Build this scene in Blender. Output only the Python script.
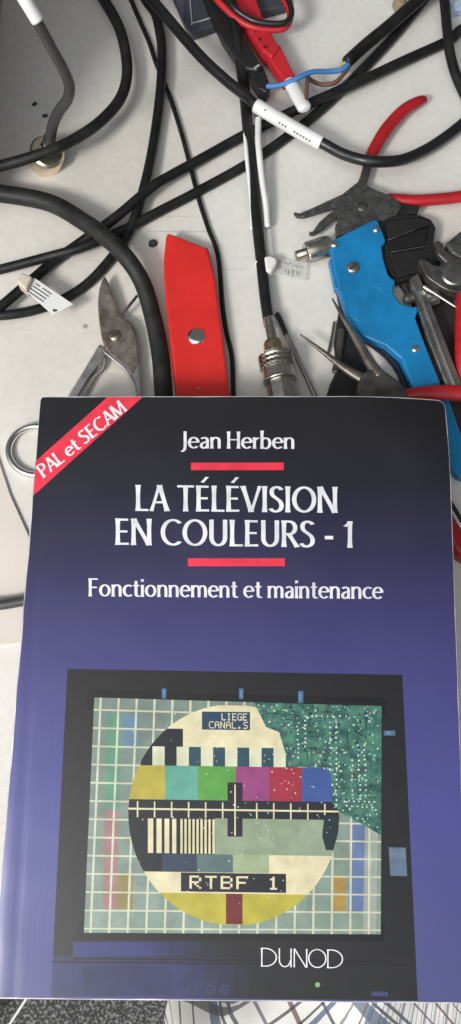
import bpy, bmesh, math, random
from mathutils import Vector, Matrix

random.seed(7)
scene = bpy.context.scene
for o in list(bpy.data.objects):
    bpy.data.objects.remove(o, do_unlink=True)
COL = scene.collection
W, H_PX, F = 461, 1024, 804.0

# ------------------------------------------------------------------ camera
TILT = math.radians(16.6)
CAM_Z = 0.3606
cam_d = bpy.data.cameras.new("camera")
cam = bpy.data.objects.new("camera", cam_d)
COL.objects.link(cam)
cam.location = (0, 0, CAM_Z)
cam.rotation_euler = (TILT, 0, 0)
cam_d.sensor_fit = 'VERTICAL'
cam_d.angle = 2 * math.atan(H_PX / 2 / F)
cam_d.clip_start = 0.01
cam_d.clip_end = 50
scene.camera = cam

# ------------------------------------------------------------------ light
world = bpy.data.worlds.new("World")
scene.world = world
world.use_nodes = True
wbg = world.node_tree.nodes["Background"]
# a room: brighter towards the window side (lower left), dim on the far side
_wn = world.node_tree
_tc = _wn.nodes.new("ShaderNodeTexCoord")
_dot = _wn.nodes.new("ShaderNodeVectorMath"); _dot.operation = 'DOT_PRODUCT'
_dot.inputs[1].default_value = Vector((-0.52, -0.55, 0.60)).normalized()
_wn.links.new(_tc.outputs["Generated"], _dot.inputs[0])
_mr = _wn.nodes.new("ShaderNodeMapRange"); _mr.interpolation_type = 'SMOOTHSTEP'
_mr.inputs["From Min"].default_value = 0.55; _mr.inputs["From Max"].default_value = 1.0
_mr.inputs["To Min"].default_value = 0.13; _mr.inputs["To Max"].default_value = 1.25
_wn.links.new(_dot.outputs["Value"], _mr.inputs["Value"])
_d2 = _wn.nodes.new("ShaderNodeVectorMath"); _d2.operation = 'DOT_PRODUCT'
_d2.inputs[1].default_value = Vector((-0.20, -0.55, 0.80)).normalized()
_wn.links.new(_tc.outputs["Generated"], _d2.inputs[0])
_m2 = _wn.nodes.new("ShaderNodeMapRange"); _m2.interpolation_type = 'SMOOTHSTEP'
_m2.inputs["From Min"].default_value = 0.72; _m2.inputs["From Max"].default_value = 1.0
_m2.inputs["To Min"].default_value = 0.0; _m2.inputs["To Max"].default_value = 0.9
_wn.links.new(_d2.outputs["Value"], _m2.inputs["Value"])
_ad = _wn.nodes.new("ShaderNodeMath"); _ad.operation = 'ADD'
_wn.links.new(_mr.outputs["Result"], _ad.inputs[0]); _wn.links.new(_m2.outputs["Result"], _ad.inputs[1])
_wn.links.new(_ad.outputs[0], wbg.inputs[1])
wbg.inputs[0].default_value = (0.95, 0.98, 1.0, 1)

ld = bpy.data.lights.new("window_light", 'AREA')
ld.shape = 'RECTANGLE'
ld.size, ld.size_y = 0.22, 0.20
ld.energy = 9.6
ld.color = (1.0, 0.965, 0.92)
lamp = bpy.data.objects.new("window_light", ld)
COL.objects.link(lamp)
lamp.location = (-0.56, -0.42, 0.72)
lamp.rotation_euler = (Vector((0.02, 0.06, 0)) - lamp.location).to_track_quat('-Z', 'Y').to_euler()

scene.view_settings.view_transform = 'Standard'
scene.view_settings.look = 'None'
scene.view_settings.exposure = 0.0
scene.view_settings.gamma = 1.0

# ------------------------------------------------------------------ helpers
CT, ST = math.cos(TILT), math.sin(TILT)
RIGHT, UP, FWD = Vector((1, 0, 0)), Vector((0, CT, ST)), Vector((0, ST, -CT))
CAM = Vector((0, 0, CAM_Z))

def ray(px, py):
    return RIGHT * ((px - 230.5) / F) - UP * ((py - 512) / F) + FWD

def P(px, py, z=0.0):
    """the point of the level plane at height z that the picture shows at (px, py)"""
    d = ray(px, py)
    return CAM + d * ((z - CAM_Z) / d.z)

def mpp(p):
    """metres per picture pixel at a world point"""
    return (p - CAM).dot(FWD) / F

def srgb(r, g, b):
    def f(c):
        c /= 255.0
        return c / 12.92 if c <= 0.04045 else ((c + 0.055) / 1.055) ** 2.4
    return (f(r), f(g), f(b), 1.0)

def mat(name, col, rough=0.5, metal=0.0, var=0.25, scale=60.0, bump=0.0, bscale=400.0,
        rvar=0.12, spec=0.5, alpha=1.0, coat=0.0, stain=None, trans=0.0):
    m = bpy.data.materials.new(name)
    m.use_nodes = True
    nt = m.node_tree
    b = nt.nodes["Principled BSDF"]
    tc = nt.nodes.new("ShaderNodeTexCoord")
    n = nt.nodes.new("ShaderNodeTexNoise")
    n.inputs["Scale"].default_value = scale
    n.inputs["Detail"].default_value = 6
    nt.links.new(tc.outputs["Object"], n.inputs["Vector"])
    rp = nt.nodes.new("ShaderNodeValToRGB")
    rp.color_ramp.elements[0].position = 0.3
    rp.color_ramp.elements[1].position = 0.72
    c0 = stain if stain else tuple(c * (1 - var) for c in col[:3]) + (1,)
    rp.color_ramp.elements[0].color = c0
    rp.color_ramp.elements[1].color = tuple(min(1, c * (1 + var * 0.5)) for c in col[:3]) + (1,)
    nt.links.new(n.outputs["Fac"], rp.inputs["Fac"])
    nt.links.new(rp.outputs["Color"], b.inputs["Base Color"])
    mr = nt.nodes.new("ShaderNodeMapRange")
    mr.inputs["To Min"].default_value = max(0.03, rough - rvar)
    mr.inputs["To Max"].default_value = min(1, rough + rvar)
    n2 = nt.nodes.new("ShaderNodeTexNoise")
    n2.inputs["Scale"].default_value = scale * 4
    n2.inputs["Detail"].default_value = 4
    nt.links.new(tc.outputs["Object"], n2.inputs["Vector"])
    nt.links.new(n2.outputs["Fac"], mr.inputs["Value"])
    nt.links.new(mr.outputs["Result"], b.inputs["Roughness"])
    b.inputs["Metallic"].default_value = metal
    b.inputs["Specular IOR Level"].default_value = spec
    b.inputs["Alpha"].default_value = alpha
    b.inputs["Coat Weight"].default_value = coat
    b.inputs["Transmission Weight"].default_value = trans
    if bump:
        n3 = nt.nodes.new("ShaderNodeTexNoise")
        n3.inputs["Scale"].default_value = bscale
        n3.inputs["Detail"].default_value = 5
        nt.links.new(tc.outputs["Object"], n3.inputs["Vector"])
        bp = nt.nodes.new("ShaderNodeBump")
        bp.inputs["Strength"].default_value = bump
        bp.inputs["Distance"].default_value = 0.001
        nt.links.new(n3.outputs["Fac"], bp.inputs["Height"])
        nt.links.new(bp.outputs["Normal"], b.inputs["Normal"])
    return m

RUBBER = mat("black_rubber", (0.013, 0.013, 0.0125), 0.5, spec=0.35, var=0.7, scale=130, rvar=0.2, bump=0.12, bscale=900)
RUBBER_GREY = mat("dark_grey_rubber", (0.023, 0.023, 0.021), 0.55, spec=0.35, var=0.6, scale=120, rvar=0.2, bump=0.12, bscale=900)
RUBBER_LIGHT = mat("grey_rubber", (0.060, 0.060, 0.058), 0.45, bump=0.1, bscale=900)
GLOSSY_BLACK = mat("glossy_black_vinyl", (0.014, 0.014, 0.015), 0.33, bump=0.08, bscale=700)
BLACK_PLASTIC = mat("black_plastic", (0.016, 0.016, 0.017), 0.45, bump=0.15, bscale=800)
RED = mat("red_paint", (0.66, 0.026, 0.022), 0.40, var=0.1, bump=0.06, bscale=300)
RED_VINYL = mat("red_vinyl", (0.42, 0.012, 0.018), 0.4, var=0.25, bump=0.08, bscale=250)
RED_CLIP = mat("red_clip_plastic", (0.55, 0.02, 0.03), 0.45, var=0.15)
STEEL = mat("worn_steel", (0.52, 0.50, 0.47), 0.36, 1.0, var=0.45, scale=90, bump=0.1)
STEEL_RUST = mat("tarnished_steel", (0.58, 0.52, 0.47), 0.38, 0.9, scale=110, bump=0.25, bscale=260,
                 stain=(0.19, 0.13, 0.10, 1))
STEEL_DARK = mat("dark_steel", (0.15, 0.14, 0.13), 0.45, 0.75, var=0.5, scale=140, bump=0.2, bscale=350)
STEEL_BROWN = mat("brownish_steel", (0.27, 0.235, 0.20), 0.38, 0.8, var=0.5, scale=150, bump=0.15, bscale=350)
STEEL_GREASY = mat("greasy_grey_steel", (0.085, 0.085, 0.082), 0.5, 0.35, var=0.5, scale=300, bump=0.5, bscale=700)
CHROME = mat("bright_chrome", (0.80, 0.80, 0.78), 0.17, 1.0, var=0.1)
CHROME_WORN = mat("worn_chrome", (0.86, 0.83, 0.79), 0.36, 1.0, var=0.2, scale=120)
NICKEL = mat("nickel_plate", (0.62, 0.57, 0.50), 0.3, 1.0, var=0.3, scale=130)
BRASSY = mat("worn_brassy_nickel", (0.62, 0.47, 0.33), 0.3, 1.0, var=0.3, scale=130)
CHAMPAGNE = mat("cream_plated_metal", (0.86, 0.76, 0.60), 0.24, 0.95, var=0.12, rvar=0.06)
WHITE_SLEEVE = mat("white_sleeve", (0.78, 0.78, 0.77), 0.45, var=0.06)
WHITE_PAPER = mat("white_label_paper", (0.74, 0.74, 0.73), 0.6, var=0.06)
CLEAR_PLASTIC = mat("cloudy_plastic", (0.75, 0.74, 0.71), 0.35, var=0.08, alpha=0.3)
TIE = mat("pale_nylon", (0.80, 0.79, 0.75), 0.4, var=0.06)
BLUE = mat("blue_enamel", (0.008, 0.20, 0.46), 0.40, var=0.25, scale=70, bump=0.05, bscale=300)
NAVY = mat("dark_navy_plastic", (0.012, 0.022, 0.045), 0.4)
BLUE_WIRE = mat("blue_wire_insulation", (0.07, 0.23, 0.58), 0.4, var=0.1)
BROWN_WIRE = mat("brown_wire_insulation", (0.16, 0.075, 0.055), 0.45, var=0.15)
YELLOW_WIRE = mat("yellow_green_insulation", (0.50, 0.52, 0.16), 0.5)
CASE = mat("slate_grey_case", (0.055, 0.06, 0.075), 0.5, var=0.1, bump=0.1, bscale=900)
CASE_SIDE = mat("bluish_grey_case", (0.10, 0.105, 0.125), 0.5, var=0.1)
INK = mat("dark_ink", (0.03, 0.03, 0.035), 0.7)
GREY_LINE = mat("pale_grey_print", (0.42, 0.43, 0.45), 0.6)
BEIGE = mat("beige_plastic", (0.62, 0.54, 0.44), 0.5, var=0.12)
CARD = mat("beige_board", (0.66, 0.60, 0.54), 0.7, var=0.06, scale=25, bump=0.1)
PALE_BLUE = mat("pale_blue_plastic", (0.42, 0.55, 0.72), 0.3)
TAN = mat("tan_plastic", (0.35, 0.26, 0.16), 0.5)
DARK_CLUTTER = mat("dark_brown_clutter", (0.035, 0.025, 0.022), 0.6, bump=0.4, bscale=350, stain=(0.012, 0.011, 0.011, 1))
PAGES = mat("cream_page_edges", (0.70, 0.66, 0.58), 0.8, var=0.12, scale=900)
WORN = mat("worn_white_card_edge", (0.60, 0.60, 0.62), 0.6, var=0.55, scale=90)

def link(name, me, m=None, parent=None):
    o = bpy.data.objects.new(name, me)
    COL.objects.link(o)
    if m is not None:
        for mm in (m if isinstance(m, (list, tuple)) else [m]):
            me.materials.append(mm)
    if parent is not None:
        o.parent = parent
    return o

def world_loc(o):
    v = Vector((0, 0, 0))
    while o is not None:
        v += o.location
        o = o.parent
    return v

class MB:
    """collects vertices (world space) and faces; build() makes one mesh object"""
    def __init__(self):
        self.v, self.f, self.s, self.mi = [], [], [], []

    def face(self, idx, smooth=False, mi=0):
        self.f.append(idx); self.s.append(smooth); self.mi.append(mi)

    def tube(self, pts, rad, sides=14, cap=True, flat=1.0):
        """pts world points, rad radius (number or list); round caps; flat scales the vertical half axis"""
        n = len(pts)
        rad = rad if isinstance(rad, (list, tuple)) else [rad] * n
        pts, rad = list(pts), list(rad)
        if cap:
            t0 = (pts[0] - pts[1]).normalized(); t1 = (pts[-1] - pts[-2]).normalized()
            r0, r1 = rad[0], rad[-1]
            pre = [(pts[0] + t0 * r0 * 0.42, r0 * 0.35), (pts[0] + t0 * r0 * 0.3, r0 * 0.75)]
            post = [(pts[-1] + t1 * r1 * 0.3, r1 * 0.75), (pts[-1] + t1 * r1 * 0.42, r1 * 0.35)]
            pts = [p for p, _ in pre] + pts + [p for p, _ in post]
            rad = [r for _, r in pre] + rad + [r for _, r in post]
            n = len(pts)
        base = len(self.v)
        for i in range(n):
            t = (pts[min(i + 1, n - 1)] - pts[max(i - 1, 0)]).normalized()
            side = t.cross(Vector((0, 0, 1)))
            if side.length < 1e-4:
                side = Vector((1, 0, 0))
            side.normalize()
            up = side.cross(t).normalized()
            for k in range(sides):
                a = 2 * math.pi * k / sides
                self.v.append(pts[i] + side * (math.cos(a) * rad[i]) + up * (math.sin(a) * rad[i] * flat))
        for i in range(n - 1):
            for k in range(sides):
                a, b = base + i * sides + k, base + i * sides + (k + 1) % sides
                self.face((a, b, b + sides, a + sides), True)
        self.face(tuple(base + k for k in range(sides))[::-1])
        self.face(tuple(base + (n - 1) * sides + k for k in range(sides)))
        return self

    def lathe(self, a, b, prof, sides=40, knurl=None):
        """prof: list of (t 0..1 along a-b, radius); knurl: (t0,t1,depth) ridged ring"""
        ax = (b - a); L = ax.length; ax.normalize()
        s = ax.cross(Vector((0, 0, 1)))
        if s.length < 1e-3: s = Vector((1, 0, 0))
        s.normalize(); u = s.cross(ax).normalized()
        base = len(self.v); n = len(prof)
        for t, r in prof:
            c = a + ax * (L * t)
            for k in range(sides):
                an = 2 * math.pi * k / sides
                rr = r
                if knurl and knurl[0] <= t <= knurl[1]:
                    rr = r * (1 - knurl[2] * (k % 2))
                self.v.append(c + s * (math.cos(an) * rr) + u * (math.sin(an) * rr))
        for i in range(n - 1):
            for k in range(sides):
                p, q = base + i * sides + k, base + i * sides + (k + 1) % sides
                self.face((p, p + sides, q + sides, q), abs(prof[i][1] - prof[i + 1][1]) < 1e-9 or False)
        self.face(tuple(base + k for k in range(sides)))
        self.face(tuple(base + (n - 1) * sides + k for k in range(sides))[::-1])
        return self

    def prism(self, top, z0):
        """top: world points (one outline), extruded straight down to height z0"""
        ar = sum(top[i].x * top[(i + 1) % len(top)].y - top[(i + 1) % len(top)].x * top[i].y for i in range(len(top)))
        if ar < 0: top = top[::-1]
        b = len(self.v); n = len(top)
        self.v += [Vector(p) for p in top] + [Vector((p.x, p.y, z0)) for p in top]
        self.face(tuple(range(b, b + n)))
        self.face(tuple(range(b + 2 * n - 1, b + n - 1, -1)))
        for i in range(n):
            j = (i + 1) % n
            self.face((b + i, b + n + i, b + n + j, b + j))
        return self

    def poly(self, pts, mi=0):
        b = len(self.v)
        self.v += [Vector(p) for p in pts]
        self.face(tuple(range(b, b + len(pts))), False, mi)
        return self

    def build(self, name, m, parent=None, bevel=0, segs=3, smooth_all=False):
        off = world_loc(parent) if parent is not None else Vector((0, 0, 0))
        if parent is None:
            zs = min(v.z for v in self.v)
            off = Vector((sum(v.x for v in self.v) / len(self.v), sum(v.y for v in self.v) / len(self.v), zs))
        me = bpy.data.meshes.new(name)
        me.from_pydata([tuple(v - off) for v in self.v], [], self.f)
        for p, s, k in zip(me.polygons, self.s, self.mi):
            p.use_smooth = s or smooth_all
            p.material_index = k
        me.update()
        o = link(name, me, m, parent)
        if parent is None:
            o.location = off
        if bevel:
            bv = o.modifiers.new("bevel", 'BEVEL')
            bv.width = bevel; bv.segments = segs; bv.limit_method = 'ANGLE'; bv.angle_limit = math.radians(35)
            bv.harden_normals = False
        return o

def tag(o, label, cat, group=None, kind=None):
    o["label"] = label
    o["category"] = cat
    if group: o["group"] = group
    if kind: o["kind"] = kind
    return o

def thing(name, at, label, cat, group=None):
    e = bpy.data.objects.new(name, None)
    e.empty_display_size = 0.01
    COL.objects.link(e)
    e.location = at
    return tag(e, label, cat, group)

def spline(ctrl, step=6):
    """centripetal-ish Catmull-Rom through tuples of equal length"""
    out = []
    n = len(ctrl)
    for i in range(n - 1):
        p0, p1, p2, p3 = ctrl[max(i - 1, 0)], ctrl[i], ctrl[i + 1], ctrl[min(i + 2, n - 1)]
        for k in range(step):
            t = k / step
            out.append(tuple(0.5 * ((2 * b) + (-a + c) * t + (2 * a - 5 * b + 4 * c - d) * t * t + (-a + 3 * b - 3 * c + d) * t ** 3)
                             for a, b, c, d in zip(p0, p1, p2, p3)))
    out.append(tuple(ctrl[-1]))
    return out

def run(ctrl, r, step=7):
    """ctrl: (px, py, lift in mm[, radius px]) -> world points and radii of a run lying on the table"""
    c = [(q[0], q[1], q[2] if len(q) > 2 else 0.0, q[3] if len(q) > 3 else r) for q in ctrl]
    if len(c) > 4:                                # leads that leave the picture run on well past its edge
        for e, i, j in ((0, 0, 1), (-1, -1, -2)):
            x, y = c[i][0], c[i][1]
            if y < -8 or x > 470 or (x < -8 and y > 230):
                dx, dy = x - c[j][0], y - c[j][1]
                l = math.hypot(dx, dy)
                ext = [(x + dx / l * 70 + 6, y + dy / l * 70, c[i][2] * 0.5, c[i][3]), (x + dx / l * 150 + 22, y + dy / l * 150, 0.0, c[i][3])]
                c = (ext[::-1] + c) if i == 0 else (c + ext)
    pts, rad = [], []
    for px, py, lift, rp in spline(c, step):
        z = max(lift, 0) * 0.001
        rm = rp * mpp(P(px, py, z))
        pts.append(P(px, py, z + rm)); rad.append(rm)
    return pts, rad

def cable(ctrl, r, m, name, parent=None, sides=14, cap=True, flat=1.0, step=7):
    p, rd = run(ctrl, r, step)
    return MB().tube(p, rd, sides, cap, flat).build(name, m, parent)

def plate(outline, z0, z1, m, name, parent=None, bevel=0.0006, segs=3):
    """outline in picture pixels of a flat piece whose top is at height z1 (mm) and bottom at z0 (mm)"""
    top = [P(x, y, z1 * 0.001) for x, y in outline]
    return MB().prism(top, z0 * 0.001).build(name, m, parent, bevel, segs)

def smooth_outline(pts, step=4):
    return spline(list(pts) + [pts[0]], step)[:-1]

def screw(px, py, z, r, m, name, parent, slot=True):
    c = P(px, py, z * 0.001); k = mpp(c) * r
    mb = MB().lathe(c - Vector((0, 0, 0.0015)), c + Vector((0, 0, 0.0011)),
                    [(0, k), (0.62, k), (0.82, k * 0.88), (0.95, k * 0.6), (1, k * 0.2)], 24)
    o = mb.build(name, m, parent, smooth_all=True)
    if slot:
        d = Vector((math.cos(0.7), math.sin(0.7), 0)) * k * 0.8
        n = Vector((-d.y, d.x, 0)).normalized() * k * 0.12
        z1 = Vector((0, 0, 0.00115))
        MB().prism([c + d + n + z1, c - d + n + z1, c - d - n + z1, c + d - n + z1], c.z + 0.0009).build("screw_slot", INK, o)
    return o

# ------------------------------------------------------------------ setting: table, floor
BOOK_TH = 0.0165

def table_material():
    m = bpy.data.materials.new("off_white_table_cloth")
    m.use_nodes = True
    nt = m.node_tree; b = nt.nodes["Principled BSDF"]; L = nt.links.new
    tc = nt.nodes.new("ShaderNodeTexCoord")
    n1 = nt.nodes.new("ShaderNodeTexNoise"); n1.inputs["Scale"].default_value = 9; n1.inputs["Detail"].default_value = 7
    L(tc.outputs["Object"], n1.inputs["Vector"])
    r1 = nt.nodes.new("ShaderNodeValToRGB")
    r1.color_ramp.elements[0].position = 0.32; r1.color_ramp.elements[0].color = (0.645, 0.61, 0.56, 1)
    r1.color_ramp.elements[1].position = 0.66; r1.color_ramp.elements[1].color = (0.745, 0.725, 0.69, 1)
    L(n1.outputs["Fac"], r1.inputs["Fac"])
    # fine mottling
    n2 = nt.nodes.new("ShaderNodeTexNoise"); n2.inputs["Scale"].default_value = 260; n2.inputs["Detail"].default_value = 5
    L(tc.outputs["Object"], n2.inputs["Vector"])
    r2 = nt.nodes.new("ShaderNodeValToRGB")
    r2.color_ramp.elements[0].position = 0.35; r2.color_ramp.elements[0].color = (0.945, 0.945, 0.94, 1)
    r2.color_ramp.elements[1].position = 0.6; r2.color_ramp.elements[1].color = (1, 1, 1, 1)
    L(n2.outputs["Fac"], r2.inputs["Fac"])
    mx = nt.nodes.new("ShaderNodeMix"); mx.data_type = 'RGBA'; mx.blend_type = 'MULTIPLY'; mx.inputs[0].default_value = 1
    L(r1.outputs["Color"], mx.inputs[6]); L(r2.outputs["Color"], mx.inputs[7])
    # scattered dark specks and brown stains
    vo = nt.nodes.new("ShaderNodeTexVoronoi"); vo.inputs["Scale"].default_value = 42
    L(tc.outputs["Object"], vo.inputs["Vector"])
    r3 = nt.nodes.new("ShaderNodeValToRGB")
    r3.color_ramp.elements[0].position = 0.05; r3.color_ramp.elements[0].color = (1, 1, 1, 1)
    r3.color_ramp.elements[1].position = 0.085; r3.color_ramp.elements[1].color = (0, 0, 0, 1)
    L(vo.outputs["Distance"], r3.inputs["Fac"])
    sep = nt.nodes.new("ShaderNodeSeparateColor"); L(vo.outputs["Color"], sep.inputs[0])
    gt = nt.nodes.new("ShaderNodeMath"); gt.operation = 'GREATER_THAN'; gt.inputs[1].default_value = 0.8
    L(sep.outputs[0], gt.inputs[0])
    mu = nt.nodes.new("ShaderNodeMath"); mu.operation = 'MULTIPLY'
    L(r3.outputs["Color"], mu.inputs[0]); L(gt.outputs[0], mu.inputs[1])
    mu2 = nt.nodes.new("ShaderNodeMath"); mu2.operation = 'MULTIPLY'; mu2.inputs[1].default_value = 0.6
    L(mu.outputs[0], mu2.inputs[0])
    mx2 = nt.nodes.new("ShaderNodeMix"); mx2.data_type = 'RGBA'
    L(mu2.outputs[0], mx2.inputs[0]); L(mx.outputs[2], mx2.inputs[6]); mx2.inputs[7].default_value = (0.13, 0.09, 0.06, 1)
    base = mx2.outputs[2]
    for rot, sc3, lo, colr in ((0.5, (14, 620, 1), .70, (0.42, 0.38, 0.33, 1)), (-0.8, (11, 540, 1), .715, (0.80, 0.79, 0.77, 1)), (0.0, (210, 190, 1), .735, (0.22, 0.18, 0.14, 1))):
        mp = nt.nodes.new("ShaderNodeMapping"); mp.inputs["Rotation"].default_value = (0, 0, rot); mp.inputs["Scale"].default_value = sc3
        L(tc.outputs["Object"], mp.inputs["Vector"])
        ns = nt.nodes.new("ShaderNodeTexNoise"); ns.inputs["Scale"].default_value = 1.0; ns.inputs["Detail"].default_value = 2
        L(mp.outputs[0], ns.inputs["Vector"])
        rs = nt.nodes.new("ShaderNodeMapRange"); rs.inputs["From Min"].default_value = lo; rs.inputs["From Max"].default_value = lo + .05
        rs.inputs["To Max"].default_value = 0.55
        L(ns.outputs["Fac"], rs.inputs["Value"])
        mz = nt.nodes.new("ShaderNodeMix"); mz.data_type = 'RGBA'
        L(rs.outputs["Result"], mz.inputs[0]); L(base, mz.inputs[6]); mz.inputs[7].default_value = colr
        base = mz.outputs[2]
    L(base, b.inputs["Base Color"])
    b.inputs["Roughness"].default_value = 0.72
    b.inputs["Specular IOR Level"].default_value = 0.3
    # weave + wrinkles
    wv = nt.nodes.new("ShaderNodeTexWave"); wv.inputs["Scale"].default_value = 330; wv.bands_direction = 'X'; wv.inputs["Distortion"].default_value = 1.5
    L(tc.outputs["Object"], wv.inputs["Vector"])
    wv2 = nt.nodes.new("ShaderNodeTexWave"); wv2.inputs["Scale"].default_value = 330; wv2.bands_direction = 'Y'; wv2.inputs["Distortion"].default_value = 1.5
    L(tc.outputs["Object"], wv2.inputs["Vector"])
    ad = nt.nodes.new("ShaderNodeMath"); ad.operation = 'ADD'
    L(wv.outputs["Fac"], ad.inputs[0]); L(wv2.outputs["Fac"], ad.inputs[1])
    bp = nt.nodes.new("ShaderNodeBump"); bp.inputs["Strength"].default_value = 0.05; bp.inputs["Distance"].default_value = 0.0006
    L(ad.outputs[0], bp.inputs["Height"])
    n4 = nt.nodes.new("ShaderNodeTexNoise"); n4.inputs["Scale"].default_value = 22; n4.inputs["Detail"].default_value = 4
    L(tc.outputs["Object"], n4.inputs["Vector"])
    bp2 = nt.nodes.new("ShaderNodeBump"); bp2.inputs["Strength"].default_value = 0.14; bp2.inputs["Distance"].default_value = 0.006
    L(n4.outputs["Fac"], bp2.inputs["Height"]); L(bp.outputs["Normal"], bp2.inputs["Normal"])
    L(bp2.outputs["Normal"], b.inputs["Normal"])
    return m

edge_y = P(230, 985, 0.0).y + 0.012
tb = MB()
tb.prism([Vector((-0.9, edge_y, 0)), Vector((0.9, edge_y, 0)), Vector((0.9, 1.0, 0)), Vector((-0.9, 1.0, 0))], -0.03)
table = tb.build("table_top", table_material(), bevel=0.003)
tag(table, "off white work table surface with faint stains under all the tools", "table", kind="structure")

fl = MB(); fl.poly([Vector((-3, -3, -0.72)), Vector((3, -3, -0.72)), Vector((3, 3, -0.72)), Vector((-3, 3, -0.72))])
floor = fl.build("floor", mat("pale_floor", (0.5, 0.49, 0.47), 0.6, scale=6))
floor["kind"] = "structure"

# ------------------------------------------------------------------ the book
# camera-space fit of the cover: top edge 0.3556 m deep, bottom edge 0.3034 m deep
b_bot = CAM + ray(230.5, 1001) * 0.3034
b_top = CAM + ray(230.5, 396) * 0.3556
B_V = (b_top - b_bot).normalized()
B_N = Vector((1, 0, 0)).cross(B_V).normalized()

def PB_flat(px, py):
    d = ray(px, py)
    return CAM + d * ((b_bot - CAM).dot(B_N) / d.dot(B_N))

c_tl, c_tr, c_bl, c_br = PB_flat(40.5, 396.5), PB_flat(448, 396), PB_flat(-9, 998.5), PB_flat(468.5, 1003.5)

def lerp(a, b, t): return a + (b - a) * t
def sstep(a, b, x):
    t = max(0.0, min(1.0, (x - a) / (b - a)))
    return t * t * (3 - 2 * t)

BOOK_W = (c_tr - c_tl).length
BOOK_H = (c_tl - c_bl).length

def bend(p):
    """how far the soft cover departs from flat (metres along the normal)"""
    u = (p.x - c_bl.x); v = (p - c_bl).dot(B_V)
    ur = c_br.x - p.x
    vt = BOOK_H - v
    h = -0.0004 * math.exp(-(u / 0.0020) ** 2)                       # rolled spine
    h -= 0.00012 * math.exp(-((u - 0.0085) / 0.0011) ** 2)           # hinge crease
    k = max(0.0, 1 - (ur + vt) / 0.040)
    h -= 0.0042 * k * k                                              # drooping top right corner
    h += 0.00025 * math.sin(v * 21 + 0.4)                            # slow wave of the card
    return h

def PB(px, py, off=0.0):
    p = PB_flat(px, py)
    return p + B_N * (bend(p) + off)

book = thing("book", Vector((b_bot.x, (b_bot.y + b_top.y) / 2, 0.0)),
             "large paperback on colour television with a dark blue cover lying over the tools", "book")

def cover_material():
    m = bpy.data.materials.new("laminated_blue_black_cover")
    m.use_nodes = True
    nt = m.node_tree; b = nt.nodes["Principled BSDF"]; L = nt.links.new
    uv = nt.nodes.new("ShaderNodeUVMap"); uv.uv_map = "UVMap"
    sx = nt.nodes.new("ShaderNodeSeparateXYZ"); L(uv.outputs[0], sx.inputs[0])
    rp = nt.nodes.new("ShaderNodeValToRGB")
    stops = [(0.0, (0.066, 0.070, 0.205)), (0.28, (0.062, 0.068, 0.250)), (0.46, (0.056, 0.055, 0.205)),
             (0.60, (0.041, 0.038, 0.135)), (0.70, (0.026, 0.025, 0.072)), (0.84, (0.014, 0.014, 0.023)), (1.0, (0.0125, 0.0125, 0.0145))]
    el = rp.color_ramp.elements
    el[0].position, el[0].color = stops[0][0], stops[0][1] + (1,)
    el[1].position, el[1].color = stops[-1][0], stops[-1][1] + (1,)
    for p, c in stops[1:-1]:
        e = el.new(p); e.color = c + (1,)
    L(sx.outputs[1], rp.inputs["Fac"])
    tc = nt.nodes.new("ShaderNodeTexCoord")
    n = nt.nodes.new("ShaderNodeTexNoise"); n.inputs["Scale"].default_value = 30; n.inputs["Detail"].default_value = 8
    L(tc.outputs["Object"], n.inputs["Vector"])
    mr = nt.nodes.new("ShaderNodeMapRange"); mr.inputs["To Min"].default_value = 0.30; mr.inputs["To Max"].default_value = 0.46
    L(n.outputs["Fac"], mr.inputs["Value"]); L(mr.outputs["Result"], b.inputs["Roughness"])
    L(rp.outputs["Color"], b.inputs["Base Color"])
    # hair-fine scuffs
    mp = nt.nodes.new("ShaderNodeMapping"); mp.inputs["Scale"].default_value = (900, 12, 12)
    L(tc.outputs["Object"], mp.inputs["Vector"])
    n2 = nt.nodes.new("ShaderNodeTexNoise"); n2.inputs["Scale"].default_value = 1.0; n2.inputs["Detail"].default_value = 4
    L(mp.outputs[0], n2.inputs["Vector"])
    bp = nt.nodes.new("ShaderNodeBump"); bp.inputs["Strength"].default_value = 0.055; bp.inputs["Distance"].default_value = 0.0004
    L(n2.outputs["Fac"], bp.inputs["Height"])
    n5 = nt.nodes.new("ShaderNodeTexNoise"); n5.inputs["Scale"].default_value = 14; n5.inputs["Detail"].default_value = 2
    L(tc.outputs["Object"], n5.inputs["Vector"])
    bq = nt.nodes.new("ShaderNodeBump"); bq.inputs["Strength"].default_value = 0.35; bq.inputs["Distance"].default_value = 0.004
    L(n5.outputs["Fac"], bq.inputs["Height"]); L(bp.outputs["Normal"], bq.inputs["Normal"]); L(bq.outputs["Normal"], b.inputs["Normal"])
    b.inputs["Specular IOR Level"].default_value = 0.5
    return m

NU, NV = 120, 130
def cover_point(u, v, off=0.0, inset=0.0):
    p = (c_bl * (1 - u) + c_br * u) * (1 - v) + (c_tl * (1 - u) + c_tr * u) * v
    # rounded top-right corner, slightly at the bottom right and the top left too
    for cu, cv, r in ((1, 1, 0.0036), (1, 0, 0.0012), (0, 1, 0.0014)):
        du, dv = abs(u - cu) * BOOK_W, abs(v - cv) * BOOK_H
        if du < r and dv < r:
            q = math.hypot(r - du, r - dv)
            if q > r:
                s = r / q
                ndu, ndv = r - (r - du) * s, r - (r - dv) * s
                p = p + Vector((1, 0, 0)) * ((ndu - du) * (1 if cu == 0 else -1)) + B_V * ((ndv - dv) * (1 if cv == 0 else -1))
    return p + B_N * (bend(p) + off)

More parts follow.
